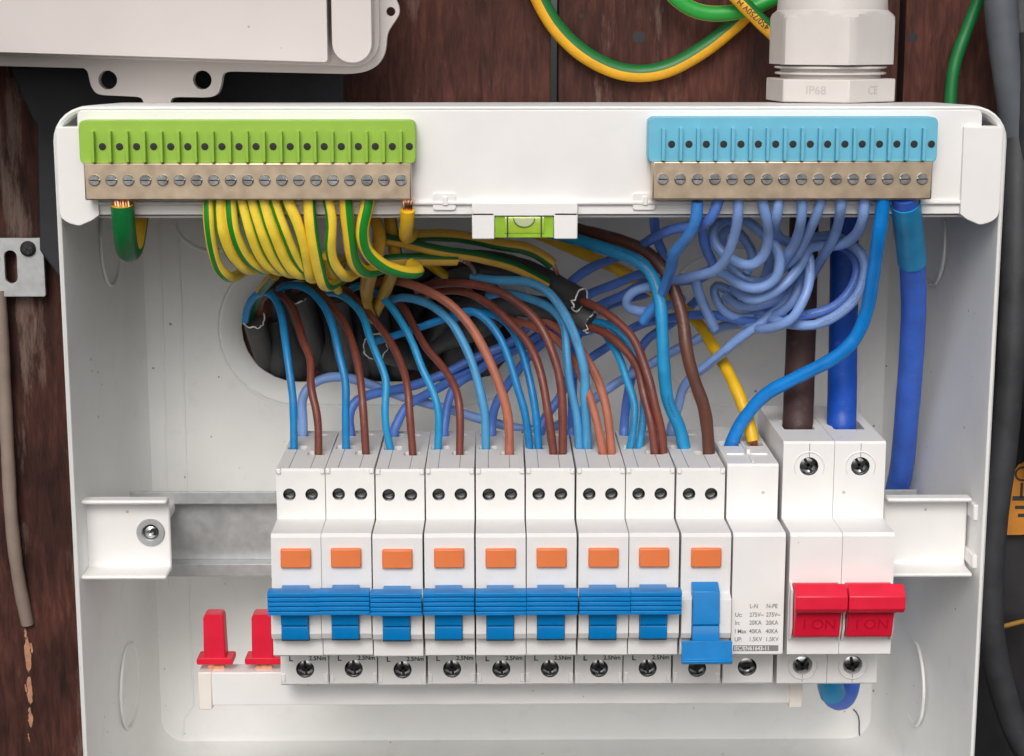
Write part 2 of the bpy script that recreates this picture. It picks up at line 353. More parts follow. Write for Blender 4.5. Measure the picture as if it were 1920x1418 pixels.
# ------------------------------------------------------------------ timber wall
wall = thing("timber_wall", (0, 130, -420), "dark reddish brown vertical boarded timber wall behind the boxes", "wall")
PW = 141.0
for k in range(-3, 3):
    x0 = 25 + PW * k; bm = bmesh.new()
    dy = {-2: 1.5, -1: 0.0, 0: -0.5, 1: 2.5}.get(k, 1.0)
    plate(bm, rrect(x0 + 1.6, -420, x0 + PW - 1.6, 420, 1.5, 2), [], 112 + dy, 134)
    pk = mk("plank", bm, M_wood2 if k == -2 else M_wood, wall, bevel=1.0)
    if k == -2:
        # chipped bare wood under the end of the old cable: a row of small ragged splinters
        rs = random.Random(3)
        for (ya, yb, xm_, hw) in ((1180, 1200, 46, .5), (1196, 1262, 50, 1.35), (1206, 1226, 57, .5), (1270, 1322, 54, 1.3), (1284, 1300, 47, .4), (1328, 1366, 55, .9), (1376, 1392, 52, .35)):
            A, B = P(xm_, ya, 113), P(xm_ + 3, yb, 113); pts = []; n = 9
            for sd in (-1, 1):
                for i_ in (range(n) if sd < 0 else range(n - 1, -1, -1)):
                    t = i_ / (n - 1); wd = hw * (math.sin(math.pi * min(1, max(0.04, t))) ** 0.45) * rs.uniform(.55, 1.25)
                    pts.append((A.x + (B.x - A.x) * t + sd * wd + rs.uniform(-.15, .15), A.z + (B.z - A.z) * t))
            bm = bmesh.new(); plate(bm, pts, [], 112 + dy - 0.12, 112 + dy + .6)
            mk("bare_wood_chip", bm, M_bare, pk)
    if k in (0, 1):
        for (kx, ky, kr) in ([(1198, 70, 2.2), (1090, 30, .8)] if k == 0 else [(1690 + 22, 70, 1.6)]):
            c = P(kx, ky, 112 + dy); bm = bmesh.new()
            lathe_y(bm, [(kr * 1.3, 112 + dy + 0.2), (kr * 1.2, 112 + dy - 0.06), (kr * .8, 112 + dy - 0.10), (kr * .3, 112 + dy - .05)], c.x, c.z, 9)
            mk("knot", bm, M_dark, pk)

bm = bmesh.new(); a = P(18, 128, 100); c = P(112, 235, 100); d = P(72, 640, 100)
plate(bm, [(a.x, a.z), (-60, a.z + 2), (-60, 100), (-150, 100), (-150, d.z - 8), (-159, d.z), (P(74, 470, 100).x, P(74, 470, 100).z), (P(70, 250, 100).x, c.z), (a.x + 8, c.z + 2)], [], 100, 113)
tag(mk("black_strip", bm, M_bstrip, bevel=1.5), "plain black strip on the timber behind the open white box", "strip")  # plain black piece behind the box edge, reaching up below the upper box

# ------------------------------------------------------------------ enclosure
enc = thing("distribution_box", (13, 53, -152), "open white plastic distribution box full of blue, brown and striped wires", "box")
RX0, RX1, RZ0, RZ1 = -151.9, 178.3, -152.0, 129.0
def ring(ins_, y, r, dx0=0.0, dx1=0.0):
    return [(x, y, z) for x, z in rrect(RX0 + ins_ + dx0, RZ0 + ins_, RX1 - ins_ - dx1, RZ1 - ins_, r, 7)]
bm = bmesh.new()
rings = [ring(3.5, 110, 10), ring(1.2, 60, 11), ring(0, 4, 12), ring(0.2, -1.2, 12), ring(0.9, -2.0, 11.5), ring(1.7, -1.4, 11), ring(2.0, 0.5, 11), ring(2.2, 6, 11),
         ring(2.6, 40, 11, 1.2, 3), ring(3.0, 88, 11, 2.4, 8), ring(3.3, 96, 11, 2.8, 9), ring(4.2, 101, 10.5, 3, 10), ring(5.8, 104, 10, 3, 10), ring(8, 105, 9, 3, 10)]
loft(bm, rings)
inner = [(v[0], v[2]) for v in rings[-1]]; HOLE = stadium(-104.5, 10, 33.5, 23.0)
def flat(rs, y):
    es = []
    for r in rs:
        vs = bmv(bm, [(x, y, z) for x, z in r]); es += [bm.edges.new((vs[i], vs[(i + 1) % len(vs)])) for i in range(len(vs))]
    bmesh.ops.triangle_fill(bm, edges=es, use_beauty=True)
ringo = stadium(-114, 19, 33.5, 33.0)
# dished collar round the cable opening, then the cut edge
flat([inner, ringo], 105)
loft(bm, [[(x, 105, z) for x, z in ringo], [(x, 105.6, z) for x, z in stadium(-113.3, 18.3, 33.5, 32.3)], [(x, 105.2, z) for x, z in stadium(-112.6, 17.6, 33.5, 31.6)],
          [(x, 105.4, z) for x, z in stadium(-111.6, 16.6, 33.5, 30.6)], [(x, 107.6, z) for x, z in stadium(-106.5, 12, 33.5, 25.0)], [(x, 109, z) for x, z in HOLE], [(x, 110, z) for x, z in HOLE]])
flat([[(x, z) for x, y, z in rings[0]], HOLE], 110)
bmesh.ops.remove_doubles(bm, verts=bm.verts[:], dist=1e-3)
body = mk("enclosure_body", bm, M_case, enc, smooth=35)
# moulded ribs and score lines of the back and the knock-outs
def ridge(name, pts, r, mt=None, parent=body):
    return mk(name, tube_bm([Vector(p) for p in pts], r, 8), mt or M_case, parent, smooth=60)
zz = lambda y: P(345, y, 104.9).z
ridge("score_line", [(P(334, 412, 105).x, 105.1, P(334, 412, 105).z), (P(342, 628, 105).x, 105.1, P(342, 628, 105).z), (P(350, 900, 105).x, 105.1, P(350, 900, 105).z), (P(358, 1200, 105).x, 105.1, P(358, 1200, 105).z), (P(363, 1325, 105).x, 105.1, P(363, 1325, 105).z), (P(345, 1348, 105).x, 105.1, P(345, 1348, 105).z), (P(343, 1385, 105).x, 105.1, P(343, 1385, 105).z)], 0.5)
ridge("score_line", [(P(300, 412, 105).x, 105.2, P(300, 412, 105).z), (P(318, 1100, 105).x, 105.2, P(318, 1100, 105).z)], 0.6)
ridge("score_line", [(P(1612, 412, 105).x, 105.1, P(1612, 412, 105).z), (P(1612, 800, 105).x, 105.1, P(1612, 800, 105).z)], 0.5)
def arc_pts(cx, cz, rx, rz, a0, a1, y, n=36):
    return [(cx + rx * math.cos(D2R(a0 + (a1 - a0) * i / n)), y, cz + rz * math.sin(D2R(a0 + (a1 - a0) * i / n))) for i in range(n + 1)]
ridge("knockout_ring", arc_pts(100, 33.5, 33, 33, 0, 360, 105.1), 0.45)
ridge("knockout_ring", arc_pts(-115, 82, 16, 16, 200, 340, 105.2), 1.0)
for sx, xx in ((-1, -147.0), (1, 170.0)):
    ridge("knockout_ring", [(xx - sx * 0.0, 62 + 17 * math.cos(D2R(a)), -105 + 17 * math.sin(D2R(a))) for a in range(0, 361, 10)], 0.7)
    ridge("knockout_ring", [(xx, 62 + 17 * math.cos(D2R(a)), 75 + 17 * math.sin(D2R(a))) for a in range(0, 361, 10)], 0.7)
for xk in (-75, -35, 5, 45, 85, 125):
    ridge("knockout_ring", [(xk + 17 * math.cos(D2R(a)), 55 + 17 * math.sin(D2R(a)), -149.0) for a in range(0, 361, 12)], 0.6)
# screwed bracket and bare bracket carrying the rail
def bracket(name, x0, x1, label, screw):
    t = thing(name, ((x0 + x1) / 2, 20, -45), label, "bracket")
    z0, z1 = -41.5, -13.0; ym = 12.0
    prof = [(ym - 6, z1), (ym, z1), (ym + 1.6, z1 - 1.6), (ym + 1.6, z0 + 1.6), (ym, z0), (ym - 11, z0), (ym - 11, z0 + 1.6), (ym - 1, z0 + 1.8), (ym, z0 + 3), (ym, z1 - 3), (ym - 1, z1 - 1.8), (ym - 6, z1 - 1.6)]
    bm = bmesh.new()
    loft(bm, [[(x0, y, z) for y, z in prof], [(x1, y, z) for y, z in prof]], True, True, True)
    mk("channel", bm, M_white, t, bevel=0.7)
    bm = bmesh.new(); xo = x1 - 7.2 if screw else x0 + 6
    lathe_y(bm, [(4.2, ym + 1), (4.0, 62.5)], xo - (4 if screw else 0), -31, 18)
    mk("boss", bm, M_white, t)
    bm = bmesh.new(); xe = x0 if screw else x1
    s = -1 if screw else 1
    box(bm, min(xe, xe + s * 2.2), max(xe, xe + s * 2.2), ym - 10, ym + 3, z0 + 3, z0 + 8); mk("clip", bm, M_white, t, bevel=0.4)
    bm = bmesh.new(); box(bm, min(xe, xe + s * 2.2), max(xe, xe + s * 2.2), ym - 8, ym + 3, z1 - 8, z1 - 2); mk("clip", bm, M_white, t, bevel=0.4)
    if screw:
        bm = bmesh.new(); lathe_y(bm, [(3.0, ym - 0.2), (3.2, ym - 0.9), (4.9, ym - 0.9), (5.2, ym - 0.5), (5.2, ym + 0.2)], xo, -26.6, 28, False, False)
        w = mk("washer", bm, M_zinc, t)
        bm = bmesh.new(); lathe_y(bm, [(3.1, ym - 0.3), (2.9, ym - 0.15), (2.2, ym - 0.1), (1.2, ym - 0.6), (0.5, ym - 0.1)], xo, -26.6, 20, False, True)
        mk("screw_head", bm, M_steel, t)
        bm = bmesh.new(); box(bm, xo + .2, xo + 2.0, ym - .7, ym - .2, -26.4, -25.0); mk("screw_slot", bm, M_dark, t)
    return t
bracket("rail_bracket", -150.0, -119.0, "white channel bracket with a steel washer and screw holding the rail", True)
bracket("rail_bracket", 143.6, 174.6, "white channel bracket without a visible screw, beside the red main switch", False)
# DIN rail
bm = bmesh.new(); zc = -41.8
prof = [(62, zc + 17.5), (63, zc + 17.5), (63, zc + 13.2), (69, zc + 13.2), (69, zc - 13.2), (63, zc - 13.2), (63, zc - 17.5), (62, zc - 17.5), (62, zc - 12.2), (68, zc - 12.2), (68, zc + 12.2), (62, zc + 12.2)]
loft(bm, [[(x, y, z) for y, z in prof] for x in (-144, 168)], True, True, True)
tag(mk("mounting_rail", bm, M_zinc, bevel=0.4), "galvanised steel mounting rail running behind the circuit breakers", "rail")

# ------------------------------------------------------------------ circuit breakers
def grid_panel(bm, x0, x1, y0, y1, z, holes, depth, dz=-1):
    """horizontal face at height z with rectangular openings that have walls and a floor"""
    xs = sorted({x0, x1, *[h[0] for h in holes], *[h[1] for h in holes]}); ys = sorted({y0, y1, *[h[2] for h in holes], *[h[3] for h in holes]})
    for i in range(len(xs) - 1):
        for j in range(len(ys) - 1):
            cx, cy = (xs[i] + xs[i + 1]) / 2, (ys[j] + ys[j + 1]) / 2
            if any(h[0] < cx < h[1] and h[2] < cy < h[3] for h in holes): continue
            bm.faces.new(bmv(bm, [(xs[i], ys[j], z), (xs[i + 1], ys[j], z), (xs[i + 1], ys[j + 1], z), (xs[i], ys[j + 1], z)]))
    for h in holes:
        c = 0.7; zb = z + dz * depth
        def rr(e, zz_): return [(h[0] + c - e, h[2] - e, zz_), (h[1] - c + e, h[2] - e, zz_), (h[1] + e, h[2] + c - e, zz_), (h[1] + e, h[3] - c + e, zz_), (h[1] - c + e, h[3] + e, zz_), (h[0] + c - e, h[3] + e, zz_), (h[0] - e, h[3] - c + e, zz_), (h[0] - e, h[2] + c - e, zz_)]
        sq = bmv(bm, [(h[0], h[2], z), (h[1], h[2], z), (h[1], h[3], z), (h[0], h[3], z)])
        o = bmv(bm, rr(0, z)); b2 = bmv(bm, rr(-0.3, zb))
        for s_, a_, b_ in ((0, 7, 0), (1, 1, 2), (2, 3, 4), (3, 5, 6)): face(bm, (sq[s_], o[a_], o[b_]))
        for i in range(8): face(bm, (o[i], o[(i + 1) % 8], b2[(i + 1) % 8], b2[i]))
        face(bm, b2)
def front_hole(bm, x0, x1, z0, z1, y, holes, depth):
    """vertical front face at y with round openings (cells split between the holes)"""
    n = len(holes); holes = sorted(holes); xs = [x0] + [(holes[i][0] + holes[i + 1][0]) / 2 for i in range(n - 1)] + [x1]
    for (cx, cz, r), xa, xb in zip(holes, xs, xs[1:]):
        ang = sorted({2 * math.pi * i / 24 for i in range(24)} | {math.atan2(zz_ - cz, xx_ - cx) % (2 * math.pi) for xx_ in (xa, xb) for zz_ in (z0, z1)})
        ou, inn, bk = [], [], []
        for a in ang:
            c, s = math.cos(a), math.sin(a)
            t = min(((xb - cx) / c if c > 1e-9 else (xa - cx) / c if c < -1e-9 else 1e9), ((z1 - cz) / s if s > 1e-9 else (z0 - cz) / s if s < -1e-9 else 1e9))
            ou.append((cx + t * c, y, cz + t * s)); inn.append((cx + r * c, y, cz + r * s)); bk.append((cx + r * c, y + depth, cz + r * s))
        loft(bm, [ou, inn, bk], True, False, True)
def housing(bm, x0, x1, prof, skip):
    """side profile (y,z) extruded across the module; skip = segments replaced by worked panels"""
    a = bmv(bm, [(x0, y, z) for y, z in prof]); b = bmv(bm, [(x1, y, z) for y, z in prof]); n = len(prof)
    bm.faces.new(a); bm.faces.new(b[::-1])
    for i in range(n):
        if i in skip: continue
        j = (i + 1) % n; bm.faces.new((a[i], a[j], b[j], b[i]))
def screw(parent, cx, cz, y, r, kind, rot=0.3, well=None):
    if well:
        bm = bmesh.new(); lathe_y(bm, [(r * 1.02, well), (r * 1.0, well + 0.5), (r * 0.98, y + 1.0)], cx, cz, 24, False, False); mk("terminal_clamp", bm, M_gun, parent, smooth=60)
    bm = bmesh.new()
    lathe_y(bm, [(r, y + 1.2), (r * 0.96, y + 0.35), (r * 0.78, y), (r * 0.25, y - 0.05)], cx, cz, 20, False, True)
    s = mk("terminal_screw", bm, M_gun if well else M_steel, parent)
    bm = bmesh.new(); c, sn = math.cos(rot), math.sin(rot); ww, ll = r * 0.16, r * 0.82
    for (ux, uz) in ([(c, sn), (-sn, c)] if kind == 'cross' else [(c, sn)]):
        vx, vz = -uz, ux
        loft(bm, [[(cx + ux * p + vx * q, yy, cz + uz * p + vz * q) for p, q in ((-ll, -ww), (ll, -ww), (ll, ww), (-ll, ww))] for yy in (y + 0.4, y - 0.12)], True, True, True)
    mk("slot", bm, M_dark, s)
MW = 17.45
def breaker_housing(t, x0, hole_top=True):
    x1 = x0 + MW
    prof = [(62, 0), (0.8, 0), (0, -0.8), (0, -18.6), (-18.8, -18.6), (-20, -19.8), (-20, -40), (-24.3, -41.5), (-24.6, -53.5), (-23.6, -55.6), (-20.6, -56.2), (-20, -57), (-20, -62.9), (-19.2, -63.6), (0, -63.6), (0, -81.2), (0.8, -82), (62, -82)]
    bm = bmesh.new()
    housing(bm, x0, x1, prof, (0, 2, 14))
    grid_panel(bm, x0, x1, 0.8, 62, 0, [(x0 + 0.9, x0 + 7.9, 30.5, 36.5), (x0 + 8.9, x0 + 15.5, 21.5, 27.5), (x0 + 1.2, x0 + 7.4, 52.5, 58.0), (x0 + 10.0, x0 + 14.0, 53.5, 56.5)], 7)
    front_hole(bm, x0, x1, -18.6, -0.8, 0, [(x0 + 4.6, -9.5, 2.3), (x0 + 12.6, -9.5, 2.3)], 5)
    front_hole(bm, x0, x1, -81.2, -63.6, 0, [(x0 + 8.9, -75.6, 3.35)], 4.2)
    return mk("housing", bm, M_house, t, smooth=25)
def t_toggle(parent, x0, up):
    xc = x0 + MW / 2 - 0.3
    # stem in the window of the cover: rounded drum with a groove, then the full width finger grip
    bm = bmesh.new(); w = 4.75
    if up:
        pr = [(-22, -56.4), (-25.3, -55.4), (-26.2, -51), (-26.0, -50.2), (-26.9, -49.6), (-27.6, -45), (-28.4, -40), (-28, -37), (-20, -37)]
    else:
        pr = [(-20, -36), (-25.3, -38), (-26.4, -44), (-26.9, -49.6), (-26.1, -50.2), (-26.4, -51.2), (-27.6, -55.5), (-27, -58), (-20, -58)]
    loft(bm, [[(x, y, z) for y, z in pr] for x in (xc - w, xc + w)], True, True, True)
    tg = mk("toggle", bm, M_blue_t, parent, bevel=0.25)
    bm = bmesh.new(); gz = (-44.6, -35.8) if up else (-63.2, -55.2)
    n = 5; pr = []
    for i in range(n):
        a = gz[0] + (gz[1] - gz[0]) * i / n; b = gz[0] + (gz[1] - gz[0]) * (i + 1) / n
        yy = -31.0 - (0.25 * i if up else 0) 
        if up: pr += [(yy, a + 0.05), (yy - 0.75, a + 0.3), (yy - 0.75, b - 0.3), (yy, b - 0.05)]
        elif i == 0: pr += [(-29.6, gz[0]), (-30.4, gz[0] + 0.7), (-30.4, gz[0] + 1.4), (-29.4, gz[0] + 1.8), (-28.6, gz[1])]
    pr += [(-27.5, gz[1]), (-27.2, gz[0])]
    loft(bm, [[(x, y, z) for y, z in pr] for x in (x0 - 0.15, x0 + MW + 0.05)], True, True, True)
    mk("finger_grip", bm, M_blue_t, tg, bevel=0.12)
    bm = bmesh.new(); box(bm, xc - w - .15, xc + w + .15, -24.72, -22, -56.0, -41.2); mk("window_slot", bm, M_dark, parent)
ORD = ["first", "second", "third", "fourth", "fifth", "sixth", "seventh", "eighth", "ninth"]
BX = [-78.4 + 18 * k for k in range(9)]
def breaker(k, up=True):
    x0 = BX[k]
    t = thing("circuit_breaker", (x0 + MW / 2, 31, -82), "", "circuit breaker", "breakers in a row on the rail")
    breaker_housing(t, x0)
    # toggle window bars: the cover stands proud either side of the toggle
    t_toggle(t, x0, up)
    screw(t, x0 + 8.9, -75.6, 1.9, 3.27, 'cross', 0.12, well=0.1)
    for dx in (4.6, 12.6): screw(t, x0 + dx, -9.5, 2.6, 2.24, 'slot', 0.4, well=0.1)
    bm = bmesh.new(); box(bm, x0 + 3.4, x0 + 14.0, -21.6, -19.5, -30.5, -23.6); mk("test_button", bm, M_orange, t, bevel=0.5)
    for sx in (0.1, MW - 1.7):
        bm = bmesh.new(); box(bm, x0 + sx, x0 + sx + 1.6, -0.9, 2.0, -1.6, 0.25); mk("corner_clip", bm, M_white, t, bevel=0.3)
        bm = bmesh.new(); box(bm, x0 + sx, x0 + sx + 1.6, -0.35, 2.0, -80.5, -77.2); mk("corner_clip", bm, M_white, t, bevel=0.3)
    for xs_, ya, yb in ((x0 + 4.5, 1.2, 30.3), (x0 + 12.2, 1.2, 21.3)):
        bm = bmesh.new(); box(bm, xs_ - .12, xs_ + .12, ya, yb, -0.2, 0.05); mk("seam", bm, M_inkg, t)
    text("terminal_letter", "L", 3.0, (x0 + 3.0, -0.05, -71.5), M_ink, t, bold=0.06)
    text("torque_print", "2.5Nm", 2.3, (x0 + 10.4, -0.05, -71.4), M_ink, t, bold=0.04)
    return t
b0 = breaker(0)
brk = [b0] + [copy_tree(b0, (18 * k, 0, 0)) for k in range(1, 8)]
brk.append(breaker(8, up=False))
for k, t in enumerate(brk):
    t['label'] = (f"white circuit breaker with blue toggle up, {ORD[k]} from the screwed rail bracket" if k < 8
                  else "white circuit breaker with its blue toggle switched down, beside the surge protector")
    rs = random.Random(k + 5); t.location.z += rs.uniform(-0.25, 0.25) * MM; t.location.y += rs.uniform(-0.5, 0.5) * MM; t.rotation_euler.y = D2R(rs.uniform(-0.16, 0.16)); t.rotation_euler.z = D2R(rs.uniform(-0.25, 0.25))

# surge protector
x0, x1 = 84.0, 102.4
sp = thing("surge_protector", ((x0 + x1) / 2, 31, -82), "white surge protector with printed rating table beside the red main switch", "surge protector")
bm = bmesh.new()
prof = [(62, 1.5), (0.8, 1.5), (0, 0.7), (0, -18.6), (-18.8, -18.6), (-20, -19.8), (-20, -62.9), (-19.2, -63.6), (0, -63.6), (0, -81.2), (0.8, -82), (62, -82)]
housing(bm, x0, x1, prof, (0, 8))
grid_panel(bm, x0, x1, 0.8, 62, 1.5, [(x0 + 1.0, x0 + 8.2, 28.5, 37.0), (x0 + 10.4, x0 + 17.2, 28.5, 37.0)], 8)
front_hole(bm, x0, x1, -81.2, -63.6, 0, [(x0 + 9.0, -75.2, 3.5)], 4.2)
mk("housing", bm, M_white, sp, smooth=25)
for xa in (x0 + 1.6, x0 + 10.2):
    bm = bmesh.new(); box(bm, xa, xa + 6.4, 14.5, 16.0, 1.3, 2.1); mk("rib", bm, M_white, sp, bevel=0.25)
bm = bmesh.new(); box(bm, x0 + 8.9, x0 + 9.6, 0.5, 40, 1.2, 2.6); mk("divider", bm, M_white, sp, bevel=0.2)
bm = bmesh.new(); box(bm, x0 + 8.6, x0 + 9.9, 12, 17, 1.2, 4.0); mk("divider_post", bm, M_white, sp, bevel=0.3)
screw(sp, x0 + 9.0, -75.2, 1.9, 3.42, 'slot', 0.0, well=0.1)
def zf(y): return P(1420, y, -20).z
rows = [(1137, "[E]", "L-N", "N-PE"), (1153, "Uc:", "275V~", "275V~"), (1168, "In:", "20KA", "20KA"), (1184, "I Max", "40KA", "40KA"), (1199, "UP:", "1.5KV", "1.5KV")]
for yy, a_, b_, c_ in rows:
    z = zf(yy)
    for xx, s_ in ((x0 + 1.2, a_), (x0 + 6.3, b_), (x0 + 12.2, c_)):
        if s_ != "[E]": text("rating_print", s_, 2.25, (xx, -20.05, z), M_inkg, sp, bold=0.025, sx=0.84)
bm = bmesh.new(); box(bm, x0 + .8, x0 + 16.9, -20.06, -19.8, zf(1221), zf(1210)); mk("standard_panel", bm, M_inkg, sp)
text("standard_print", "IEC/EN61643-11", 2.2, (x0 + 1.1, -20.2, zf(1215.8)), M_white, sp, bold=0.03, sx=0.84)

# main switch
x0, x1 = 104.0, 140.8
ms = thing("main_switch", ((x0 + x1) / 2, 31, -82), "double white main switch with two red handles reading ON", "switch")
xm = (x0 + x1) / 2
prof = [(62, 9.7), (0.8, 9.7), (0, 8.9), (0, -18.6), (-18.8, -18.6), (-20, -19.8), (-20, -63.0), (-19.4, -63.6), (0, -63.6), (0, -81.4), (0.6, -82), (62, -82)]
for xa, xb in ((x0, xm - 0.08), (xm + 0.08, x1)):
    bm = bmesh.new()
    housing(bm, xa, xb, prof, (0, 2, 8))
    grid_panel(bm, xa, xb, 0.8, 62, 9.7, [(xa + 3.4, xb - 3.4, 20, 36)], 9)
    front_hole(bm, xa, xb, -18.6, 8.9, 0, [((xa + xb) / 2 + 0.2, 0.6, 3.4)], 5)
    front_hole(bm, xa, xb, -81.4, -63.6, 0, [((xa + xb) / 2 + 0.2, -74.6, 3.6)], 3)
    mk("housing", bm, M_cream if False else M_white, ms, smooth=25)
    c = (xa + xb) / 2 + 0.2
    for cz, a0, a1 in ((0.6, -30, 210), (-74.6, -200, 20)):
        mk("terminal_collar", tube_bm([Vector((c + 5.3 * math.cos(D2R(a)), -0.05, cz + 5.3 * math.sin(D2R(a)))) for a in range(a0, a1 + 1, 10)], 0.28, 6), M_white, ms, smooth=60)
    screw(ms, c, 0.6, 2.2, 3.32, 'cross', 0.5, well=0.1); screw(ms, c, -74.6, 1.0, 3.5, 'cross', 0.9 if xa == x0 else 0.2)
    bm = bmesh.new(); box(bm, c - .12, c + .12, -0.05, 1, 4.0, 9.0); mk("seam", bm, M_inkg, ms)
    bm = bmesh.new(); box(bm, c - .12, c + .12, -0.05, 1, -81.0, -78.2); mk("seam", bm, M_inkg, ms)
    # window well and handle
    for xs_ in (xa + 0.15, xb - 0.95):
        bm = bmesh.new(); loft(bm, [[(x, y, z) for y, z in ((-19.5, -36), (-24.6, -38), (-24.8, -52), (-22.5, -57.0), (-19.5, -57.8))] for x in (xs_, xs_ + 0.8)], True, True, True)
        mk("cheek", bm, M_white, ms, bevel=0.3)
    bm = bmesh.new()
    pr = [(-20, -36.5), (-30, -36.8), (-33.0, -38), (-33.0, -42.3), (-31.6, -44.0), (-28.8, -45.0), (-26.4, -54.2), (-25.2, -55.2), (-20, -55.4)]
    loft(bm, [[(x, y, z) for y, z in pr] for x in (xa + 1.15, xb - 1.15)], True, True, True)
    h = mk("handle", bm, M_red, ms, bevel=0.35)
    bm = bmesh.new(); pr = [(-29.5, -34), (-33.0, -36.6), (-33.9, -37.4), (-33.9, -42.0), (-32.6, -43.6), (-30.5, -43.0)]
    loft(bm, [[(x, y, z) for y, z in pr] for x in (xa + 0.15, xb + (1.4 if xb == x1 else -0.1))], True, True, True)
    mk("grip", bm, M_red, h, bevel=0.3)
    slope = math.atan2(2.4, 9.2)
    text("on_mark", "I ON", 5.6, (c + 0.4, -27.75, -49.4), mat("red emboss", (190, 20, 50), 0.4, var=0.05), h, extrude=0.18, rot=(math.pi / 2 + slope, 0, 0), align='CENTER')

# busbar with its two red shrouded spare prongs
bb = thing("comb_busbar", (3, 21, -97), "long white comb busbar under the breakers with square end caps", "busbar")
bm = bmesh.new(); box(bm, -106.6, 111.9, 16.4, 26, -95.8, -82.7); mk("insulator", bm, M_white, bb, bevel=0.4)
for xa in (-111.4, 111.6):
    bm = bmesh.new(); box(bm, xa, xa + 5.0, 15.8, 26.5, -97.4, -82.4); mk("end_cap", bm, M_cream, bb, bevel=0.4)
for i, xa in enumerate((-109.3, -91.2)):
    bm = bmesh.new(); box(bm, xa + 1.0, xa + 7.2, 20, 22.4, -84, -79); mk("copper_prong", bm, M_copper, bb)
    sh = thing("prong_shroud", (xa + 4.2, 21, -79.6), "red plastic shroud on the busbar prong " + ("at the free end cap" if i == 0 else "half hidden by the breaker"), "shroud", "red shrouds on spare prongs")
    bm = bmesh.new(); pr = [(xa - 0.1, -79.6), (xa + 8.4, -79.6), (xa + 7.8, -61.4), (xa + 7.0, -60.4), (xa + 1.0, -60.4), (xa + 0.2, -61.4)]
    plate(bm, pr, [], 17.6, 24.6); mk("sleeve", bm, M_red, sh, bevel=0.6)
    bm = bmesh.new(); plate(bm, rrect(xa - 2.7, -79.9, xa + 11.0, -77.4, 0.6, 2), [], 17.2, 25.5); mk("flange", bm, M_red, sh, bevel=0.4)

# ------------------------------------------------------------------ terminal carrier across the top
tc_ = thing("terminal_carrier", (13, 3, 85), "white plastic carrier across the box holding the green and blue terminal bars", "carrier")
bm = bmesh.new(); plate(bm, rrect(-143, 91.6, 169, 127.5, 2.0, 3), [], -2.0, 1.0); mk("front_panel", bm, M_white, tc_, bevel=0.5)
bm = bmesh.new(); box(bm, -143, 169, 1.0, 8.0, 90.2, 91.0); mk("lower_lip", bm, M_white, tc_, bevel=0.2)
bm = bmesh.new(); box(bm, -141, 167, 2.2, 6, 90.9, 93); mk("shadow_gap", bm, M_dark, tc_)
bm = bmesh.new(); box(bm, -143, 169, -3.4, -1.5, 95.0, 96.4); mk("bead", bm, M_white, tc_, bevel=0.5)
for s, xc in ((-1, -143.5), (1, 169.5)):
    bm = bmesh.new(); pr = []
    sh = [(xc + s * 6.6, 122), (xc + s * 6.8, 93)] + [(xc + s * (6.8 - 14.0 * (1 - math.cos(D2R(a))) * 0.5), 93 - 5.0 * math.sin(D2R(a))) for a in range(20, 91, 14)] + [(xc - s * 4, 89.6), (xc - s * 7, 91.8), (xc - s * 7, 122)]
    plate(bm, sh, [], -3.6, 5); mk("hinge_end", bm, M_white, tc_, bevel=1.2)
for (xa, xb) in ((-7.4, 0.4), (21.0, 29.2)):
    bm = bmesh.new(); box(bm, xa, xb, -5.6, 2.0, 83.4, 92.6); mk("level_cheek", bm, M_white, tc_, bevel=0.35)
bm = bmesh.new(); box(bm, -7.4, 29.2, -5.6, -1.6, 91.4, 96.0); mk("level_bridge", bm, M_white, tc_, bevel=0.35)
for xa in (-21.0, 48.5):
    bm = bmesh.new(); plate(bm, rrect(xa, 93.2, xa + 8, 99, 1.0, 3), [], -3.0, -1.5); tb = mk("latch_tab", bm, M_white, tc_, bevel=0.3)
    bm = bmesh.new(); box(bm, xa + 3.4, xa + 5.2, -3.6, -2.6, 94.8, 98); mk("latch_tongue", bm, M_white, tb, bevel=0.3)
# spirit level
lv = thing("spirit_level", (10.7, -1, 83.6), "small green acrylic spirit level vial set under the white carrier", "level")
bm = bmesh.new(); box(bm, 0.5, 20.9, -4.6, 1.6, 83.7, 91.3); mk("vial_block", bm, M_vial, lv, bevel=0.3)
bm = bmesh.new()
xs = [4.0 + 13.6 * i / 20 for i in range(21)]
loft(bm, [[(x, -4.75 + 0.0 - 0.5 * math.cos(D2R(a)), 88.2 + 2.9 * math.sin(D2R(a))) for a in range(-90, 91, 15)] for x in xs], True, True, True); mk("vial_tube", bm, M_liq, lv)
bm = bmesh.new(); bp = [(10.7 + 3.6 * math.cos(D2R(a)), 90.6 + 3.0 * math.sin(D2R(a))) for a in range(180, 361, 12)]
plate(bm, bp, [], -5.6, -4.9); mk("bubble", bm, M_bub, lv, bevel=0.3)
mk("bubble_rim", tube_bm([Vector((x, -5.5, z)) for x, z in bp], 0.22, 6), mat("bubble edge", (0.10, 0.20, 0.02), 0.2), lv)
for xa in (4.7, 16.4):
    bm = bmesh.new(); box(bm, xa, xa + 0.45, -5.35, -4.5, 83.9, 91.2); mk("gauge_line", bm, M_ink, lv)

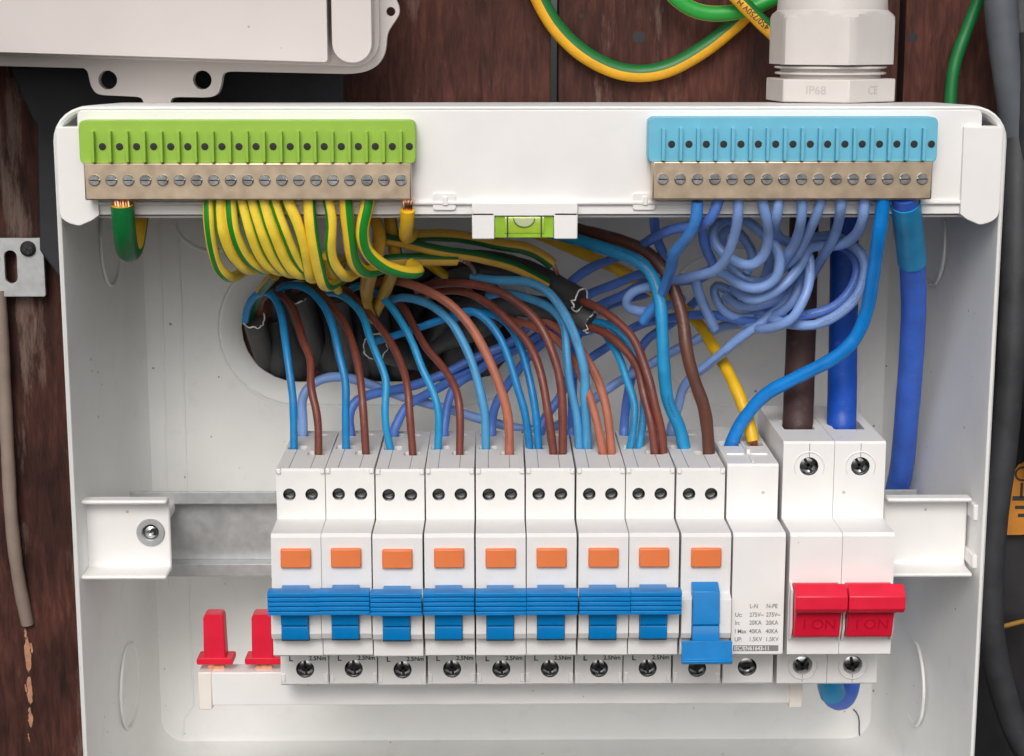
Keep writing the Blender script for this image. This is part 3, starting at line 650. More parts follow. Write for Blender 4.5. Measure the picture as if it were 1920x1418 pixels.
# terminal bars
def term_bar(name, x0, x1, z0, z1, zb, mbase, label, n):
    t = thing(name, ((x0 + x1) / 2, -6, zb), label, "terminal bar")
    bm = bmesh.new()
    plate(bm, rrect(x0, z0, x1, z1, 2.0, 3), [], -9.5, -2); b_ = mk("base", bm, mbase, t, bevel=0.6)
    bm = bmesh.new(); box(bm, x0 + 1.5, x1 - 1.5, -11.0, -3.4, zb, z0 + 0.6); br = mk("brass_bar", bm, M_brass, t, bevel=0.5)
    for i in range(n):
        xc = x0 + 5 + (x1 - x0 - 10) * i / (n - 1)
        bm = bmesh.new(); lathe_y(bm, [(2.0, -10.8), (2.0, -11.5), (1.7, -11.9), (0.4, -11.9)], xc, (zb + z0) / 2 + 0.8, 14, False, True); s_ = mk("clamp_screw", bm, M_steel, br)
        bm = bmesh.new(); box(bm, xc - 1.5, xc + 1.5, -12.0, -11.6, (zb + z0) / 2 + 0.6, (zb + z0) / 2 + 1.0); mk("slot", bm, M_dark, s_)
        bm = bmesh.new(); box(bm, xc - 0.55, xc + 0.55, -12.2, -9.2, z0 + 0.8, z1 - 3.6); mk("partition_rib", bm, mbase, b_, bevel=0.15)
        bm = bmesh.new(); lathe_y(bm, [(1.25, -9.7), (1.1, -9.72), (0.3, -9.72)], xc + (x1 - x0 - 10) / (n - 1) / 2, (z0 + z1) / 2 - 1.4, 12, False, True); mk("screw_well", bm, M_dark, b_)
    return t
term_bar("earth_terminal_bar", -141, -26.5, 109.6, 124.5, 97.5, M_green, "green based brass earth terminal bar above the striped wires", 19)
term_bar("neutral_terminal_bar", 53.0, 152.0, 110.0, 125.5, 97.5, M_skyb, "pale blue based brass neutral terminal bar above the looped blue wires", 16)

# ------------------------------------------------------------------ black sheathed cables in the opening
def sheathed(pts, r, label, m=I_black, lip=True, name="sheathed_cable", squash=None):
    w = path_of(pts, step=10)                                        # pts run from the cut end into the opening
    t = thing(name, w[-1], label, "cable", "black cables entering through the oval opening")
    mk("sheath", tube_bm(w, r, 16, rough=0.015), m, t, smooth=60)
    if lip:
        ax = (w[0] - w[2]).normalized(); u = ax.cross(Vector((0, 1, 0.3))).normalized(); v = ax.cross(u)
        rs = random.Random(int(w[0].x * 7)); pp = []
        for k in range(31):
            a = 2 * math.pi * k / 30; j = rs.uniform(-0.7, 0.7)
            if k == 30: pp.append(pp[0].copy()); break
            pp.append(w[0] + (u * math.cos(a) + v * math.sin(a)) * (r * 0.95 + rs.uniform(-.2, .2)) + ax * (0.2 + j * (1.6 if 4 < k < 14 else .6)))
        mk("torn_lip", tube_bm(pp, 0.3, 6, rough=0.45), M_torn, t, smooth=60)
    return t
cabA = sheathed([(476, 598, 82), (483, 622, 90), (500, 676, 112), (520, 720, 132), (530, 800, 136)], 4.6, "black cable with torn white lip feeding the first breaker from the bracket")
cabB = sheathed([(556, 548, 72), (566, 580, 80), (586, 640, 102), (600, 700, 124), (606, 800, 136)], 5.6, "black cable with torn white lip feeding the second breaker from the bracket")
cabC = sheathed([(704, 650, 74), (726, 658, 84), (775, 670, 106), (820, 690, 126), (860, 800, 136)], 5.4, "black cable with torn lip lying open among the wires under the opening")
cabG = sheathed([(632, 560, 82), (640, 620, 88), (648, 676, 108), (652, 720, 130), (652, 800, 136)], 4.6, "grey sheathed cable standing upright behind the wires of the second breaker", I_grey, lip=False)
cabH = sheathed([(700, 560, 88), (706, 620, 92), (708, 680, 112), (706, 740, 132), (705, 800, 136)], 5.8, "black cable upright in the opening, behind the wires of the third breaker", I_black, lip=False)
cabD = sheathed([(1086, 562, 50), (1066, 552, 53), (990, 512, 62), (900, 492, 74), (800, 500, 92), (740, 560, 118), (730, 700, 126)], 4.9, "black cable reaching far right, brown core feeding the eighth breaker")
cabE = sheathed([(1108, 604, 53), (1088, 594, 55), (1000, 575, 66), (900, 570, 80), (820, 600, 105), (790, 700, 126)], 4.6, "dark grey cable under its black twin, cut end by the eighth breaker's wires", I_grey)
cabF = sheathed([(893, 518, 62), (876, 517, 64), (830, 530, 78), (780, 580, 112), (765, 700, 126)], 3.6, "short grey cable with a bare copper strand bent into its end", I_grey, lip=False)
cabI = sheathed([(930, 590, 84), (900, 612, 88), (820, 640, 106), (780, 690, 130), (770, 800, 136)], 5.2, "grey cable lying low across the opening behind the breaker wires", I_grey, lip=False)
cabJ = sheathed([(850, 560, 94), (830, 600, 98), (805, 660, 116), (800, 720, 134), (800, 800, 136)], 5.6, "black cable sunk deepest in the oval opening", I_black, lip=False)

for i_, (xa, xb, ya, r_) in enumerate(((512, 524, 640, 5.6), (536, 560, 600, 6.0), (606, 626, 585, 5.8), (672, 680, 600, 5.8), (742, 750, 600, 6.0), (860, 850, 600, 6.2), (905, 915, 610, 6.0))):  # extra cables added so the opening stays black behind the wires
    sheathed([(xa, ya - 40, 103), (xa + 3, ya, 104), ((xa + xb) / 2 + 4, 660, 108), (xb, 720, 122), (xb + 4, 800, 140)], r_, "extra black cable added to fill the oval opening with black", I_black, lip=False)
DOWN = [(0, 0, -3), (0, 0, -6)]
GB = "blue wires into breaker tops"; GN = "brown wires into breaker tops"
def core(k, colour, pts, ys, r, m, extra="", parent=None):
    lab = f"{colour} wire into the {ORD[k]} breaker from the screwed bracket{extra}" if k < 8 else f"{colour} wire into the breaker beside the surge protector"
    name = "neutral_wire" if "blue" in colour else "live_wire"
    wire(name, spread(pts, ys), r, m, None if parent else lab, 'wire', GB if 'blue' in colour else GN, parent, tail=DOWN)
R = 1.48
core(0, "blue", [(460, 602), (463, 580), (476, 556), (500, 546), (516, 560), (528, 592), (535, 640), (542, 692), (549, 744), (551, 800), (551, 843)], [77, 66, 52, 42, 36, 34, 33], R, I_blue)
core(0, "brown", [(486, 590), (490, 562), (503, 548), (524, 551), (545, 570), (558, 600), (568, 640), (582, 674), (583, 726), (593, 770), (597, 807), (597, 851)], [84, 72, 60, 46, 36, 28, 25, 24], R, I_brown)
core(1, "blue", [(522, 545), (532, 536), (558, 535), (584, 547), (610, 578), (626, 620), (636, 666), (648, 718), (648, 770), (649, 843)], [70, 58, 48, 40, 35, 33, 33], R, I_blue)
core(1, "brown", [(552, 552), (562, 536), (585, 538), (610, 560), (642, 599), (660, 640), (674, 700), (681, 770), (686, 851)], [74, 62, 52, 40, 30, 25, 24], R, I_brown)
core(2, "blue", [(600, 552), (621, 547), (647, 557), (678, 588), (694, 635), (709, 672), (724, 713), (722, 757), (723, 796), (732, 843)], [76, 62, 50, 42, 36, 33, 33], R, I_sky)
core(2, "brown", [(625, 541), (644, 541), (678, 573), (709, 609), (735, 646), (754, 687), (764, 725), (768, 775), (774, 851)], [78, 64, 52, 40, 30, 25, 24], R, I_brown)
core(3, "blue", [(655, 545), (672, 534), (690, 538), (720, 560), (748, 596), (772, 640), (791, 690), (814, 739), (823, 783), (821, 843)], [74, 60, 50, 42, 36, 33, 33], R, I_sky)
core(3, "brown", [(690, 552), (725, 554), (756, 575), (777, 614), (803, 658), (827, 684), (853, 726), (862, 770), (862, 851)], [80, 66, 54, 42, 32, 25, 24], R, I_brown)
core(4, "pale blue", [(725, 566), (745, 558), (773, 560), (809, 573), (846, 604), (869, 643), (888, 688), (904, 749), (910, 783), (911, 841)], [70, 56, 46, 40, 35, 33, 33], 1.65, I_lblue)
core(4, "faded brown", [(690, 540), (705, 532), (739, 526), (791, 541), (843, 570), (880, 609), (908, 656), (934, 716), (952, 778), (955, 851)], [66, 50, 40, 34, 28, 25, 24], 1.75, I_tan)
core(5, "blue", [(705, 640), (745, 628), (845, 594), (880, 582), (908, 596), (934, 627), (953, 669), (970, 726), (985, 778), (993, 841)], [66, 58, 50, 44, 38, 34, 33], R, I_blue, ", bracket side of pair")
core(5, "blue", [(850, 600), (880, 586), (908, 586), (945, 601), (971, 638), (988, 692), (996, 726), (1005, 778), (1010, 841)], [68, 58, 50, 42, 36, 33, 33], R, I_blue, ", switch side of pair")
core(5, "brown", [(790, 560), (812, 547), (869, 547), (921, 573), (960, 609), (992, 646), (1014, 700), (1028, 778), (1038, 851)], [70, 58, 48, 38, 30, 25, 24], 1.6, I_brown, ", bracket side of pair")
core(5, "brown", [(780, 545), (809, 534), (861, 531), (921, 541), (973, 570), (1012, 609), (1036, 661), (1051, 716), (1055, 778), (1055, 851)], [66, 52, 42, 34, 28, 25, 24], 1.65, I_brown, ", switch side of pair")
core(6, "pale blue", [(915, 555), (950, 549), (992, 560), (1033, 578), (1057, 609), (1062, 656), (1066, 700), (1072, 737), (1082, 783), (1086, 841)], [68, 56, 46, 38, 35, 33, 33], 1.6, I_lblue, ", bracket side of pair")
core(6, "pale blue", [(885, 520), (905, 523), (934, 526), (986, 528), (1023, 544), (1049, 573), (1075, 622), (1091, 674), (1097, 710), (1096, 749), (1099, 783), (1101, 841)], [58, 48, 40, 35, 32, 32, 33], 1.75, I_lblue, ", switch side of pair")
core(6, "faded brown", [(930, 592), (955, 599), (1000, 612), (1040, 634), (1068, 664), (1088, 700), (1106, 745), (1121, 800), (1131, 851)], [74, 64, 56, 44, 32, 25, 24], 1.6, I_tan, ", bracket side of pair")
core(6, "faded brown", [(970, 566), (997, 580), (1040, 612), (1075, 640), (1102, 677), (1125, 723), (1139, 778), (1147, 851)], [72, 62, 52, 40, 30, 25, 24], 1.65, I_tan, ", switch side of pair")
core(7, "blue", [(1100, 604), (1128, 618), (1159, 666), (1174, 709), (1189, 755), (1188, 800), (1181, 841)], [60, 52, 44, 38, 34, 33], R, I_sky, ", bracket side of pair")
core(7, "blue", [(1098, 600), (1120, 604), (1146, 612), (1175, 639), (1194, 675), (1206, 720), (1207, 769), (1203, 812), (1198, 841)], [58, 50, 46, 42, 36, 34], R, I_sky, ", switch side of pair")
core(7, "brown", [(1080, 606), (1100, 612), (1130, 622), (1164, 648), (1195, 687), (1202, 718), (1211, 755), (1222, 800), (1228, 851)], [58, 46, 38, 30, 25, 24], 1.6, I_brown, ", bracket side of pair")
core(7, "brown", [(1068, 552), (1090, 564), (1122, 578), (1164, 609), (1192, 643), (1217, 712), (1229, 763), (1241, 812), (1244, 851)], [56, 44, 36, 28, 24, 24], 1.6, I_brown, ", switch side of pair")
core(8, "thick blue", [(1030, 436), (1074, 447), (1134, 466), (1194, 488), (1222, 516), (1237, 560), (1242, 620), (1245, 690), (1253, 755), (1274, 800), (1283, 841)], [60, 46, 36, 30, 28, 30, 33], 2.35, I_sky)
core(8, "thick brown", [(1040, 415), (1084, 430), (1146, 446), (1206, 468), (1242, 502), (1266, 548), (1280, 596), (1288, 660), (1303, 716), (1320, 763), (1327, 812), (1329, 851)], [66, 50, 38, 30, 24, 22, 24], 2.35, I_dbrown)

# ------------------------------------------------------------------ neutral link wires that pass behind
GP = "looped pale blue neutral wires"
def neut(pts, ys, label, m=I_peri, r=1.72, tail=None):
    r *= 1.06
    q3 = spread(pts, ys)
    if pts[0][1] < 372:                                               # hangs in front of the carrier lip before it turns inward
        for i_, (x, y, Y) in enumerate(q3):
            if y > 450: break
            q3[i_] = (x, y, min(Y, -6 + max(0, y - 412) * 0.9))
    wire("neutral_wire", q3, r, m, label, 'wire', GP, tail=tail)
neut([(1308, 378), (1306, 405), (1302, 424), (1282, 454), (1263, 476), (1259, 500), (1248, 535), (1232, 570), (1215, 589), (1206, 603)], [-7, -5, 6, 22, 34, 40], "bright blue neutral wire with bare copper showing where it enters the blue bar", I_bright, 1.9)
neut([(1349, 366), (1344, 388), (1333, 411), (1311, 426), (1280, 426), (1240, 438), (1200, 462), (1151, 485), (1110, 501), (1074, 526), (1040, 560), (1000, 602), (960, 640), (908, 664), (869, 682), (843, 697), (804, 713), (765, 726), (712, 736), (681, 744), (661, 757), (654, 780), (657, 808)], [-7, 6, 46, 72, 78, 80, 78, 72, 60, 55], "royal blue neutral wire ending at the back of the second breaker", I_peri2, 1.75, DOWN)
neut([(1226, 400), (1227, 420), (1231, 447), (1244, 481), (1232, 505), (1194, 516), (1146, 536), (1093, 558), (1040, 606), (960, 660), (895, 690), (856, 708), (817, 731), (768, 757), (752, 778), (739, 808)], [22, 40, 62, 78, 84, 86, 84, 76, 62, 55], "royal blue neutral wire ending at the back of the third breaker", I_peri2, 1.7, DOWN)
neut([(1160, 600), (1100, 622), (1020, 640), (940, 664), (890, 700), (855, 722), (842, 748), (836, 780), (833, 808)], [84, 88, 88, 80, 64, 55], "royal blue neutral wire ending at the back of the fourth breaker", I_peri2, 1.6, DOWN)
neut([(1318, 405), (1317, 432), (1321, 459), (1332, 485), (1338, 498), (1316, 522), (1260, 528), (1206, 532), (1170, 553), (1122, 574), (1070, 606), (1005, 654), (970, 697), (945, 732), (926, 769), (922, 808)], [10, 24, 44, 66, 80, 84, 80, 68, 55], "neutral wire curling down to the back of the fifth breaker", I_peri2, 1.7, DOWN)
neut([(1385, 366), (1384, 400), (1382, 420), (1375, 449), (1364, 479), (1351, 500), (1334, 511), (1311, 516), (1285, 522), (1250, 530), (1218, 538), (1189, 545), (1172, 562), (1178, 579), (1206, 584), (1246, 576), (1280, 560)], [-7, -4, 4, 16, 32, 42, 46, 50, 60], "pale blue neutral wire crossing in front of the coils to a small loop")
neut([(1430, 366), (1432, 392), (1439, 414), (1441, 447), (1435, 474), (1422, 492), (1403, 499), (1382, 492), (1354, 474), (1339, 453), (1336, 434), (1345, 417), (1366, 411), (1394, 412), (1412, 423), (1429, 438), (1450, 455), (1461, 477), (1463, 502), (1454, 524), (1431, 539), (1405, 541), (1381, 530), (1358, 513), (1326, 508), (1305, 520), (1305, 530), (1313, 558), (1326, 586), (1340, 616)], [-7, 0, 8, 14, 18, 20, 16, 14, 14, 18, 26, 34, 40, 46], "pale blue neutral wire making the big double loop in the coils", I_peri, 1.78)
neut([(1461, 366), (1456, 410), (1452, 432), (1468, 452), (1500, 458), (1516, 476), (1519, 511), (1514, 545), (1502, 571), (1487, 596), (1465, 609), (1430, 618), (1390, 606)], [-7, 2, 16, 26, 26, 22, 20, 22, 32, 48], "pale blue neutral wire dropping at the near side of the coils to their foot")
neut([(1504, 366), (1504, 396), (1502, 414), (1495, 446), (1480, 474), (1470, 488), (1452, 520), (1400, 552), (1360, 542), (1341, 533), (1338, 547), (1345, 567), (1362, 588), (1390, 597), (1427, 589), (1456, 574), (1490, 552)], [-7, 0, 12, 30, 46, 52, 50, 44, 42, 46], "pale blue neutral wire looping lowest at the breaker side of the coils", I_peri)
neut([(1541, 366), (1536, 392), (1525, 417), (1512, 446), (1497, 474), (1480, 492), (1455, 516), (1425, 530), (1397, 522), (1372, 505), (1358, 470), (1352, 440), (1366, 427), (1383, 435), (1401, 455), (1411, 474), (1411, 492), (1400, 510)], [-7, 0, 10, 24, 34, 38, 36, 32, 30, 34], "pale blue neutral wire winding the small inner ring of the coils", I_peri, 1.65)
neut([(1578, 366), (1576, 396), (1570, 427), (1559, 455), (1541, 485), (1528, 506), (1513, 532), (1496, 552), (1480, 573), (1457, 590), (1430, 600), (1397, 608), (1366, 609), (1334, 622), (1300, 640), (1259, 660), (1218, 684), (1168, 711), (1125, 740), (1073, 784), (1022, 805), (965, 802), (902, 786), (843, 768), (791, 754), (739, 739), (699, 723), (660, 710), (629, 706), (598, 713), (574, 731), (565, 757), (568, 786), (568, 808)], [-7, 14, 46, 60, 64, 68, 70, 72, 74, 74, 72, 68, 64, 58, 55], "pale blue neutral wire running all along behind to the first breaker", I_peri, 1.75, DOWN)
neut([(1621, 366), (1620, 394), (1617, 414), (1607, 438), (1587, 455), (1562, 462), (1534, 461), (1513, 466), (1508, 486), (1491, 511), (1469, 536), (1442, 554), (1416, 563), (1394, 556), (1376, 540)], [-7, -2, 6, 18, 24, 24, 20, 20, 24, 36], "pale blue neutral wire next to the vivid blue one, sweeping under the coils", I_peri, 1.78)
neut([(1510, 446), (1530, 445), (1562, 441), (1592, 458), (1615, 474), (1622, 502), (1615, 539), (1596, 569), (1562, 596), (1525, 610), (1487, 609), (1450, 600), (1412, 578), (1384, 573), (1366, 558)], [40, 32, 26, 24, 23, 23, 25, 32, 44, 52], "pale blue wire forming the outer hoop over the thick blue tail", I_peri, 1.75)
neut([(1500, 452), (1540, 456), (1585, 464), (1604, 485), (1608, 511), (1598, 539), (1577, 566), (1544, 584), (1506, 592), (1460, 604), (1400, 602), (1330, 590), (1260, 596), (1195, 611), (1143, 648), (1104, 674), (1066, 708), (1050, 745), (1024, 780), (1012, 808)], [46, 36, 30, 29, 31, 38, 50, 66, 78, 78, 70, 60, 55], "pale blue wire of the inner hoop ending behind the sixth breaker", I_peri2, 1.72, DOWN)
neut([(1494, 515), (1487, 545), (1469, 569), (1442, 592), (1420, 612), (1401, 624), (1379, 640), (1362, 656), (1321, 689), (1300, 704), (1280, 728), (1272, 763), (1262, 790), (1258, 808)], [38, 36, 36, 42, 50, 56, 56], "pale blue neutral wire slanting down behind the thick brown wire", I_peri, 1.75, DOWN)
neut([(1310, 560), (1260, 606), (1210, 640), (1186, 700), (1174, 760), (1170, 808)], [80, 84, 80, 70, 55], "royal blue neutral wire ending at the back of the eighth breaker", I_peri2, 1.7, DOWN)
neut([(1280, 520), (1220, 548), (1160, 566), (1110, 590), (1080, 640), (1074, 720), (1072, 808)], [84, 88, 88, 84, 74, 55], "royal blue neutral wire ending at the back of the seventh breaker", I_peri2, 1.7, DOWN)

neut([(1508, 500), (1502, 522), (1495, 549), (1480, 573), (1459, 588), (1430, 598), (1400, 600)], [40, 32, 32, 36, 46], "short pale blue arc of wire inside the foot of the coils")
neut([(1494, 525), (1486, 545), (1469, 557), (1442, 567), (1412, 576), (1384, 573), (1360, 556)], [44, 38, 34, 36, 46], "pale blue arc of wire just under the lettered loop of the coils")
neut([(1452, 452), (1444, 480), (1439, 512), (1424, 534), (1404, 545)], [34, 34, 36, 42], "pale blue wire dropping through the middle of the double loop")
# supply tails, surge feed, neutral tail
wire("supply_tail", spread([(1512, 250), (1508, 400), (1504, 560), (1500, 680), (1496, 790)], [72, 72, 68, 50, 29]), 5.7, I_tailn, "very thick dark brown supply tail into the main switch", 'cable', "supply tails", tail=[(0, 0, -2), (0, 0, -5)], n=18)
wire("supply_tail", spread([(1580, 250), (1583, 400), (1582, 560), (1580, 680), (1578, 790)], [72, 72, 68, 50, 29]), 5.5, I_tailb, "very thick blue supply tail into the main switch", 'cable', "supply tails", tail=[(0, 0, -2), (0, 0, -5)], n=18)
tl = thing("neutral_tail", P(1576, 1335, 40), "thick blue cable with pale sleeve, hanging right beside the main switch", "cable")
wt = [(1696, 366, -6), (1700, 400, -1), (1706, 450, 8), (1711, 500, 17), (1713, 580, 28), (1708, 680, 40), (1700, 780, 52), (1690, 880, 68), (1668, 970, 84), (1638, 1060, 88), (1608, 1160, 82), (1594, 1240, 66), (1591, 1282, 54), (1580, 1310, 46), (1564, 1308, 38), (1556, 1280, 34), (1556, 1225, 34)]
WT = path_of(wt)
mk("jacket", tube_bm(WT, 4.7, 18), I_royal, tl, smooth=60)
nn = sum(1 for p in WT if p.z > P(1711, 495, 14).z)
mk("shrink_sleeve", tube_bm(WT[2:nn], 5.2, 18), I_sky, tl, smooth=60)
mk("shrink_sleeve", tube_bm(WT[-9:], 5.1, 18), I_sky, tl, smooth=60)
wire("surge_neutral_wire", spread([(1656, 360), (1655, 390), (1648, 440), (1638, 510), (1626, 580), (1606, 630), (1570, 668), (1500, 705), (1435, 740), (1396, 784), (1378, 815), (1370, 836)], [-8, -6, 2, 10, 14, 18, 24, 30, 33]), 2.5, I_vivid, "vivid blue wire curving from the blue bar down to the surge protector", tail=[(-.6, 0, -3), (-1, 0, -6)])
sw = thing("surge_earth_wire", P(1415, 838, 33), "yellow wire with bare copper end entering the surge protector", "wire")
wire("insulation", spread([(1000, 436), (1038, 450), (1090, 474), (1142, 497), (1182, 518), (1240, 556), (1300, 595), (1338, 651), (1362, 692), (1385, 740), (1402, 785), (1412, 828)], [80, 82, 84, 84, 80, 66, 50, 38, 33]), 2.35, I_yel, parent=sw)
for i in range(5):
    wire("copper_strand", [(1405 + i * 3.2, 824, 32.6 + (i % 2) * .8), (1408 + i * 3.0, 836, 32.6 + (i % 2) * .6)], 0.5, M_copper, parent=sw, tail=[(0, 0, -4)], n=6)

# ------------------------------------------------------------------ earth wires
GE = "striped earth wires on the green bar"
def earth(pts, ys, label, m=E_yg, r=2.1, ph=0.0, tw=0.0):
    wire("earth_wire", spread(pts, ys), r, m, label, 'wire', GE, phase=ph, twist=tw)
bk = [-6, -6, -4, 2, 16, 60, 98]
NTH = ["first", "second", "third", "fourth", "fifth", "sixth", "seventh", "eighth", "ninth", "tenth", "eleventh", "twelfth"]
EW = [([(391, 372), (391, 400), (393, 432), (401, 478), (413, 508), (428, 520), (470, 518), (520, 535)], E_yg, 0.7),
      ([(413, 372), (413, 400), (416, 432), (428, 466), (446, 492), (465, 506), (500, 520), (540, 540)], E_yg, 1.6),
      ([(432, 372), (433, 395), (438, 432), (452, 468), (472, 492), (492, 504), (520, 520), (560, 540)], E_yg, 0.6),
      ([(452, 372), (457, 392), (467, 432), (483, 475), (501, 499), (524, 508), (550, 520), (580, 540)], E_yg, 2.2),
      ([(471, 372), (475, 390), (488, 432), (506, 476), (528, 505), (545, 512), (570, 524), (600, 545)], E_yg, 1.7),
      ([(493, 372), (497, 390), (510, 432), (531, 482), (552, 510), (566, 514), (590, 526), (620, 545)], E_yg2, 2.0),
      ([(513, 372), (518, 390), (533, 432), (551, 476), (567, 502), (582, 512), (606, 526), (640, 545)], E_yg, 1.2),
      ([(538, 372), (544, 388), (558, 420), (571, 466), (578, 505), (580, 522), (600, 530), (650, 545)], E_yg, 3.4),
      ([(580, 372), (580, 388), (584, 432), (592, 479), (602, 520), (608, 536), (630, 542), (660, 550)], E_yg, 1.9),
      ([(614, 372), (618, 388), (622, 419), (619, 464), (626, 495), (646, 519), (664, 528), (690, 545)], E_yg, 0.3),
      ([(648, 372), (649, 390), (655, 445), (663, 490), (685, 511), (710, 505), (730, 498), (760, 510)], E_yg2, 2.6),
      ([(690, 372), (688, 388), (679, 432), (687, 470), (720, 499), (760, 511), (788, 509), (770, 496)], E_yg2, 2.4)]
TH = [.3, 1.1, .3, 1.2, 1.1, 1.0, .8, 1.3, -1.2, 1.0, -.7, -.3]
for i, (pts, m, ph) in enumerate(EW):
    lab = f"{NTH[i]} striped earth wire along the green bar from the thick green wire"
    if i < 10:
        vis = pts[:6] if i < 7 else pts[:6 if i != 7 else 6]
        q3 = spread(vis, [-6, -6, -5, -2, 3, 9]); xe, ye = vis[-1]
        q3 += [(xe + 11, ye - 1, 24), (xe + 34, ye - 14, 52), (xe + 60, ye - 26, 84)]
        wire("earth_wire", q3, 1.95 + 0.14 * (i % 3), E_ygn, lab, 'wire', GE, phase=TH[i] - 2.95, twist=0.004 * (i % 3 - 1))
    else:
        earth(pts, [-6, -5, 0, 8, 22, 50] if i == 10 else [-6, -6, -3, 2, 8, 16, 26], lab, E_yg, 2.35, TH[i] - 2.95)
earth([(700, 400), (708, 425), (714, 450), (704, 490), (690, 540), (688, 580)], [18, 20, 22, 30, 50, 70], "striped earth wire hanging behind the twelfth one", E_old, 2.3, 1.0)
earth([(730, 400), (734, 430), (741, 470), (740, 500), (716, 560), (700, 590)], [26, 28, 32, 40, 60, 70], "striped earth wire behind the hooked end of its neighbour", E_old, 2.4, 1.4)
earth([(515, 516), (494, 540), (478, 568), (470, 600)], [40, 62, 78, 86], "short striped earth wire rising from the first black cable", E_old, 2.1, 0.4)
earth([(612, 480), (618, 506), (626, 530), (634, 545)], [8, 14, 26, 50], "short striped earth end tucked beside the ninth earth wire", E_yg, 1.7, 0.9)
earth([(690, 505), (684, 540), (692, 580), (702, 600)], [34, 50, 60, 68], "striped earth wire dipping behind the blue wire of the fourth breaker", E_old, 2.0, 0.9)
# horizontal ones, with their bare copper ends
def bare(name, pts, ys, label, cu, cus, m, r, ph):
    t = thing(name, P(*spread(pts, ys)[-1]), label, "wire", "earth wires with bare copper ends")
    wire("insulation", spread(pts, ys), r, m, parent=t, phase=ph)
    if cu: wire("copper_core", spread(cu, cus), 0.85, M_copper, parent=t, n=8)
bare("earth_wire", [(700, 440), (768, 443), (820, 441), (870, 445), (934, 458), (986, 466), (1015, 480), (1036, 496)], [30, 34, 38, 42, 44, 46], "upper long yellow earth wire with copper tip bent into the black cable", [(1034, 493), (1041, 500), (1045, 514)], [45, 46, 50], E_old, 2.3, -1.6)
bare("earth_wire", [(700, 446), (744, 452), (791, 464), (835, 473), (882, 479), (950, 495), (990, 512), (1026, 532)], [24, 28, 32, 38, 44, 50], "lower long yellow and green earth wire reaching the black cable", None, None, E_old, 2.2, -4.0)
bare("earth_wire", [(690, 494), (747, 487), (800, 487), (856, 487)], [26, 28, 30, 34], "straight striped earth wire with a long bare copper hook", [(852, 486), (868, 487), (884, 498), (892, 517)], [34, 36, 44, 58], E_old, 2.3, -4.0)
earth([(800, 492), (822, 508), (853, 530), (880, 550)], [60, 66, 74, 80], "plain yellow earth wire slanting under the copper hook", I_yel, 1.8)
# stub with copper strands into the bar, and the thick earth
st = thing("earth_wire", P(762, 442, 0), "short thick yellow earth stub with copper strands fanning into the bar", "wire", GE)
wire("insulation", spread([(764, 394), (763, 420), (761, 434), (760, 446), (772, 440)], [-7, -6, -3, 4, 24]), 2.45, I_yel, parent=st)
for i in range(6):
    wire("copper_strand", [(756 + i * 3.4, 372, -6.5 - (i % 2)), (758 + i * 2.6, 384, -7.0 - (i % 2)), (759 + i * 2, 398, -6.8)], 0.55, M_copper, parent=st, n=6)
st = thing("earth_wire", P(237, 482, -2), "thickest green earth wire hanging in a tight bend by the hinge", "wire", GE)
wire("insulation", spread([(229, 384), (231, 405), (234, 440), (237, 462), (241, 472), (248, 466), (253, 440), (258, 405)], [-7, -6, -5, -1, 6, 13, 16, 18]), 4.0, E_gr, parent=st, n=18, phase=-2.0)
for i in range(6):
    wire("copper_strand", [(215 + i * 5, 370, -7 - (i % 2)), (217 + i * 5, 388, -7.6 - (i % 2))], 0.6, M_copper, parent=st, n=6)

# ------------------------------------------------------------------ gland on top of the box
gx, gy = 126.5, 55.0
gl = thing("cable_gland", (gx, gy, 129), "large pale nylon cable gland marked IP68 on the box top", "cable gland")
def hexring(r, z, rot=6.0, n=6): return [(gx + r * math.sin(D2R(rot + 360 / n * k)), gy - r * math.cos(D2R(rot + 360 / n * k)), z) for k in range(n)]
bm = bmesh.new(); loft(bm, [hexring(24.6, 128.6), hexring(24.6, 137.0)], True, True, True); base = mk("hex_base", bm, M_gland, gl, bevel=0.5)
bm = bmesh.new(); pf = []
for z, r in ((136.8, 18.6), (138.2, 18.6), (138.6, 20.6), (139.2, 20.6), (139.6, 18.6), (140.4, 18.6), (140.8, 20.8), (141.4, 20.8), (141.8, 18.6), (143, 18.6)): pf.append((r, z))
lathe_z(bm, pf, gx, gy, 40); mk("thread", bm, M_gland, gl)
# cap nut: twelve flats broken by a chamfer, then a rounded crown
N = 72
def nutr(a, R_, ap):
    k = ((math.degrees(a) - 6 + 30) % 60) - 30
    return min(R_, ap / math.cos(D2R(k if abs(k) <= 30 else 30)))
bm = bmesh.new(); rg = []
def nring(z, cap, ap=20.9):
    out = []
    for i in range(N):
        a = 360 * i / N
        k = ((a - 36) % 60); k = k - 60 if k > 30 else k
        r = min(cap, ap / math.cos(D2R(k)))
        out.append((gx + r * math.sin(D2R(a)), gy - r * math.cos(D2R(a)), z))
    return out
rg = [nring(142.2, 23.6), nring(157.5, 23.6), nring(159.2, 23.3), nring(160.4, 22.3), nring(161.4, 21.0), nring(162.0, 20.4), nring(165.5, 20.2), nring(168.5, 19.2), nring(171.0, 17.4), nring(173, 14.8), nring(174, 12.0), nring(174, 10.5)]
loft(bm, rg, True, True, True); mk("cap_nut", bm, M_gland, gl, smooth=22)
# lettering on the two front flats of the base
M_emb = mat("moulded letters", (0.46, 0.43, 0.41), 0.5, var=0.02)
for s_, a_mid, sz in (("IP68", -24.0, 4.4), ("CE", 36.0, 4.2)):
    ap = 24.6 * math.cos(D2R(30)); nx, ny = math.sin(D2R(a_mid)), -math.cos(D2R(a_mid))
    text("moulded_letters", s_, sz, (gx + nx * (ap + 0.02), gy + ny * (ap + 0.02), 132.9), M_emb, base, extrude=0.12, rot=(math.pi / 2, 0, D2R(a_mid)), align='CENTER')
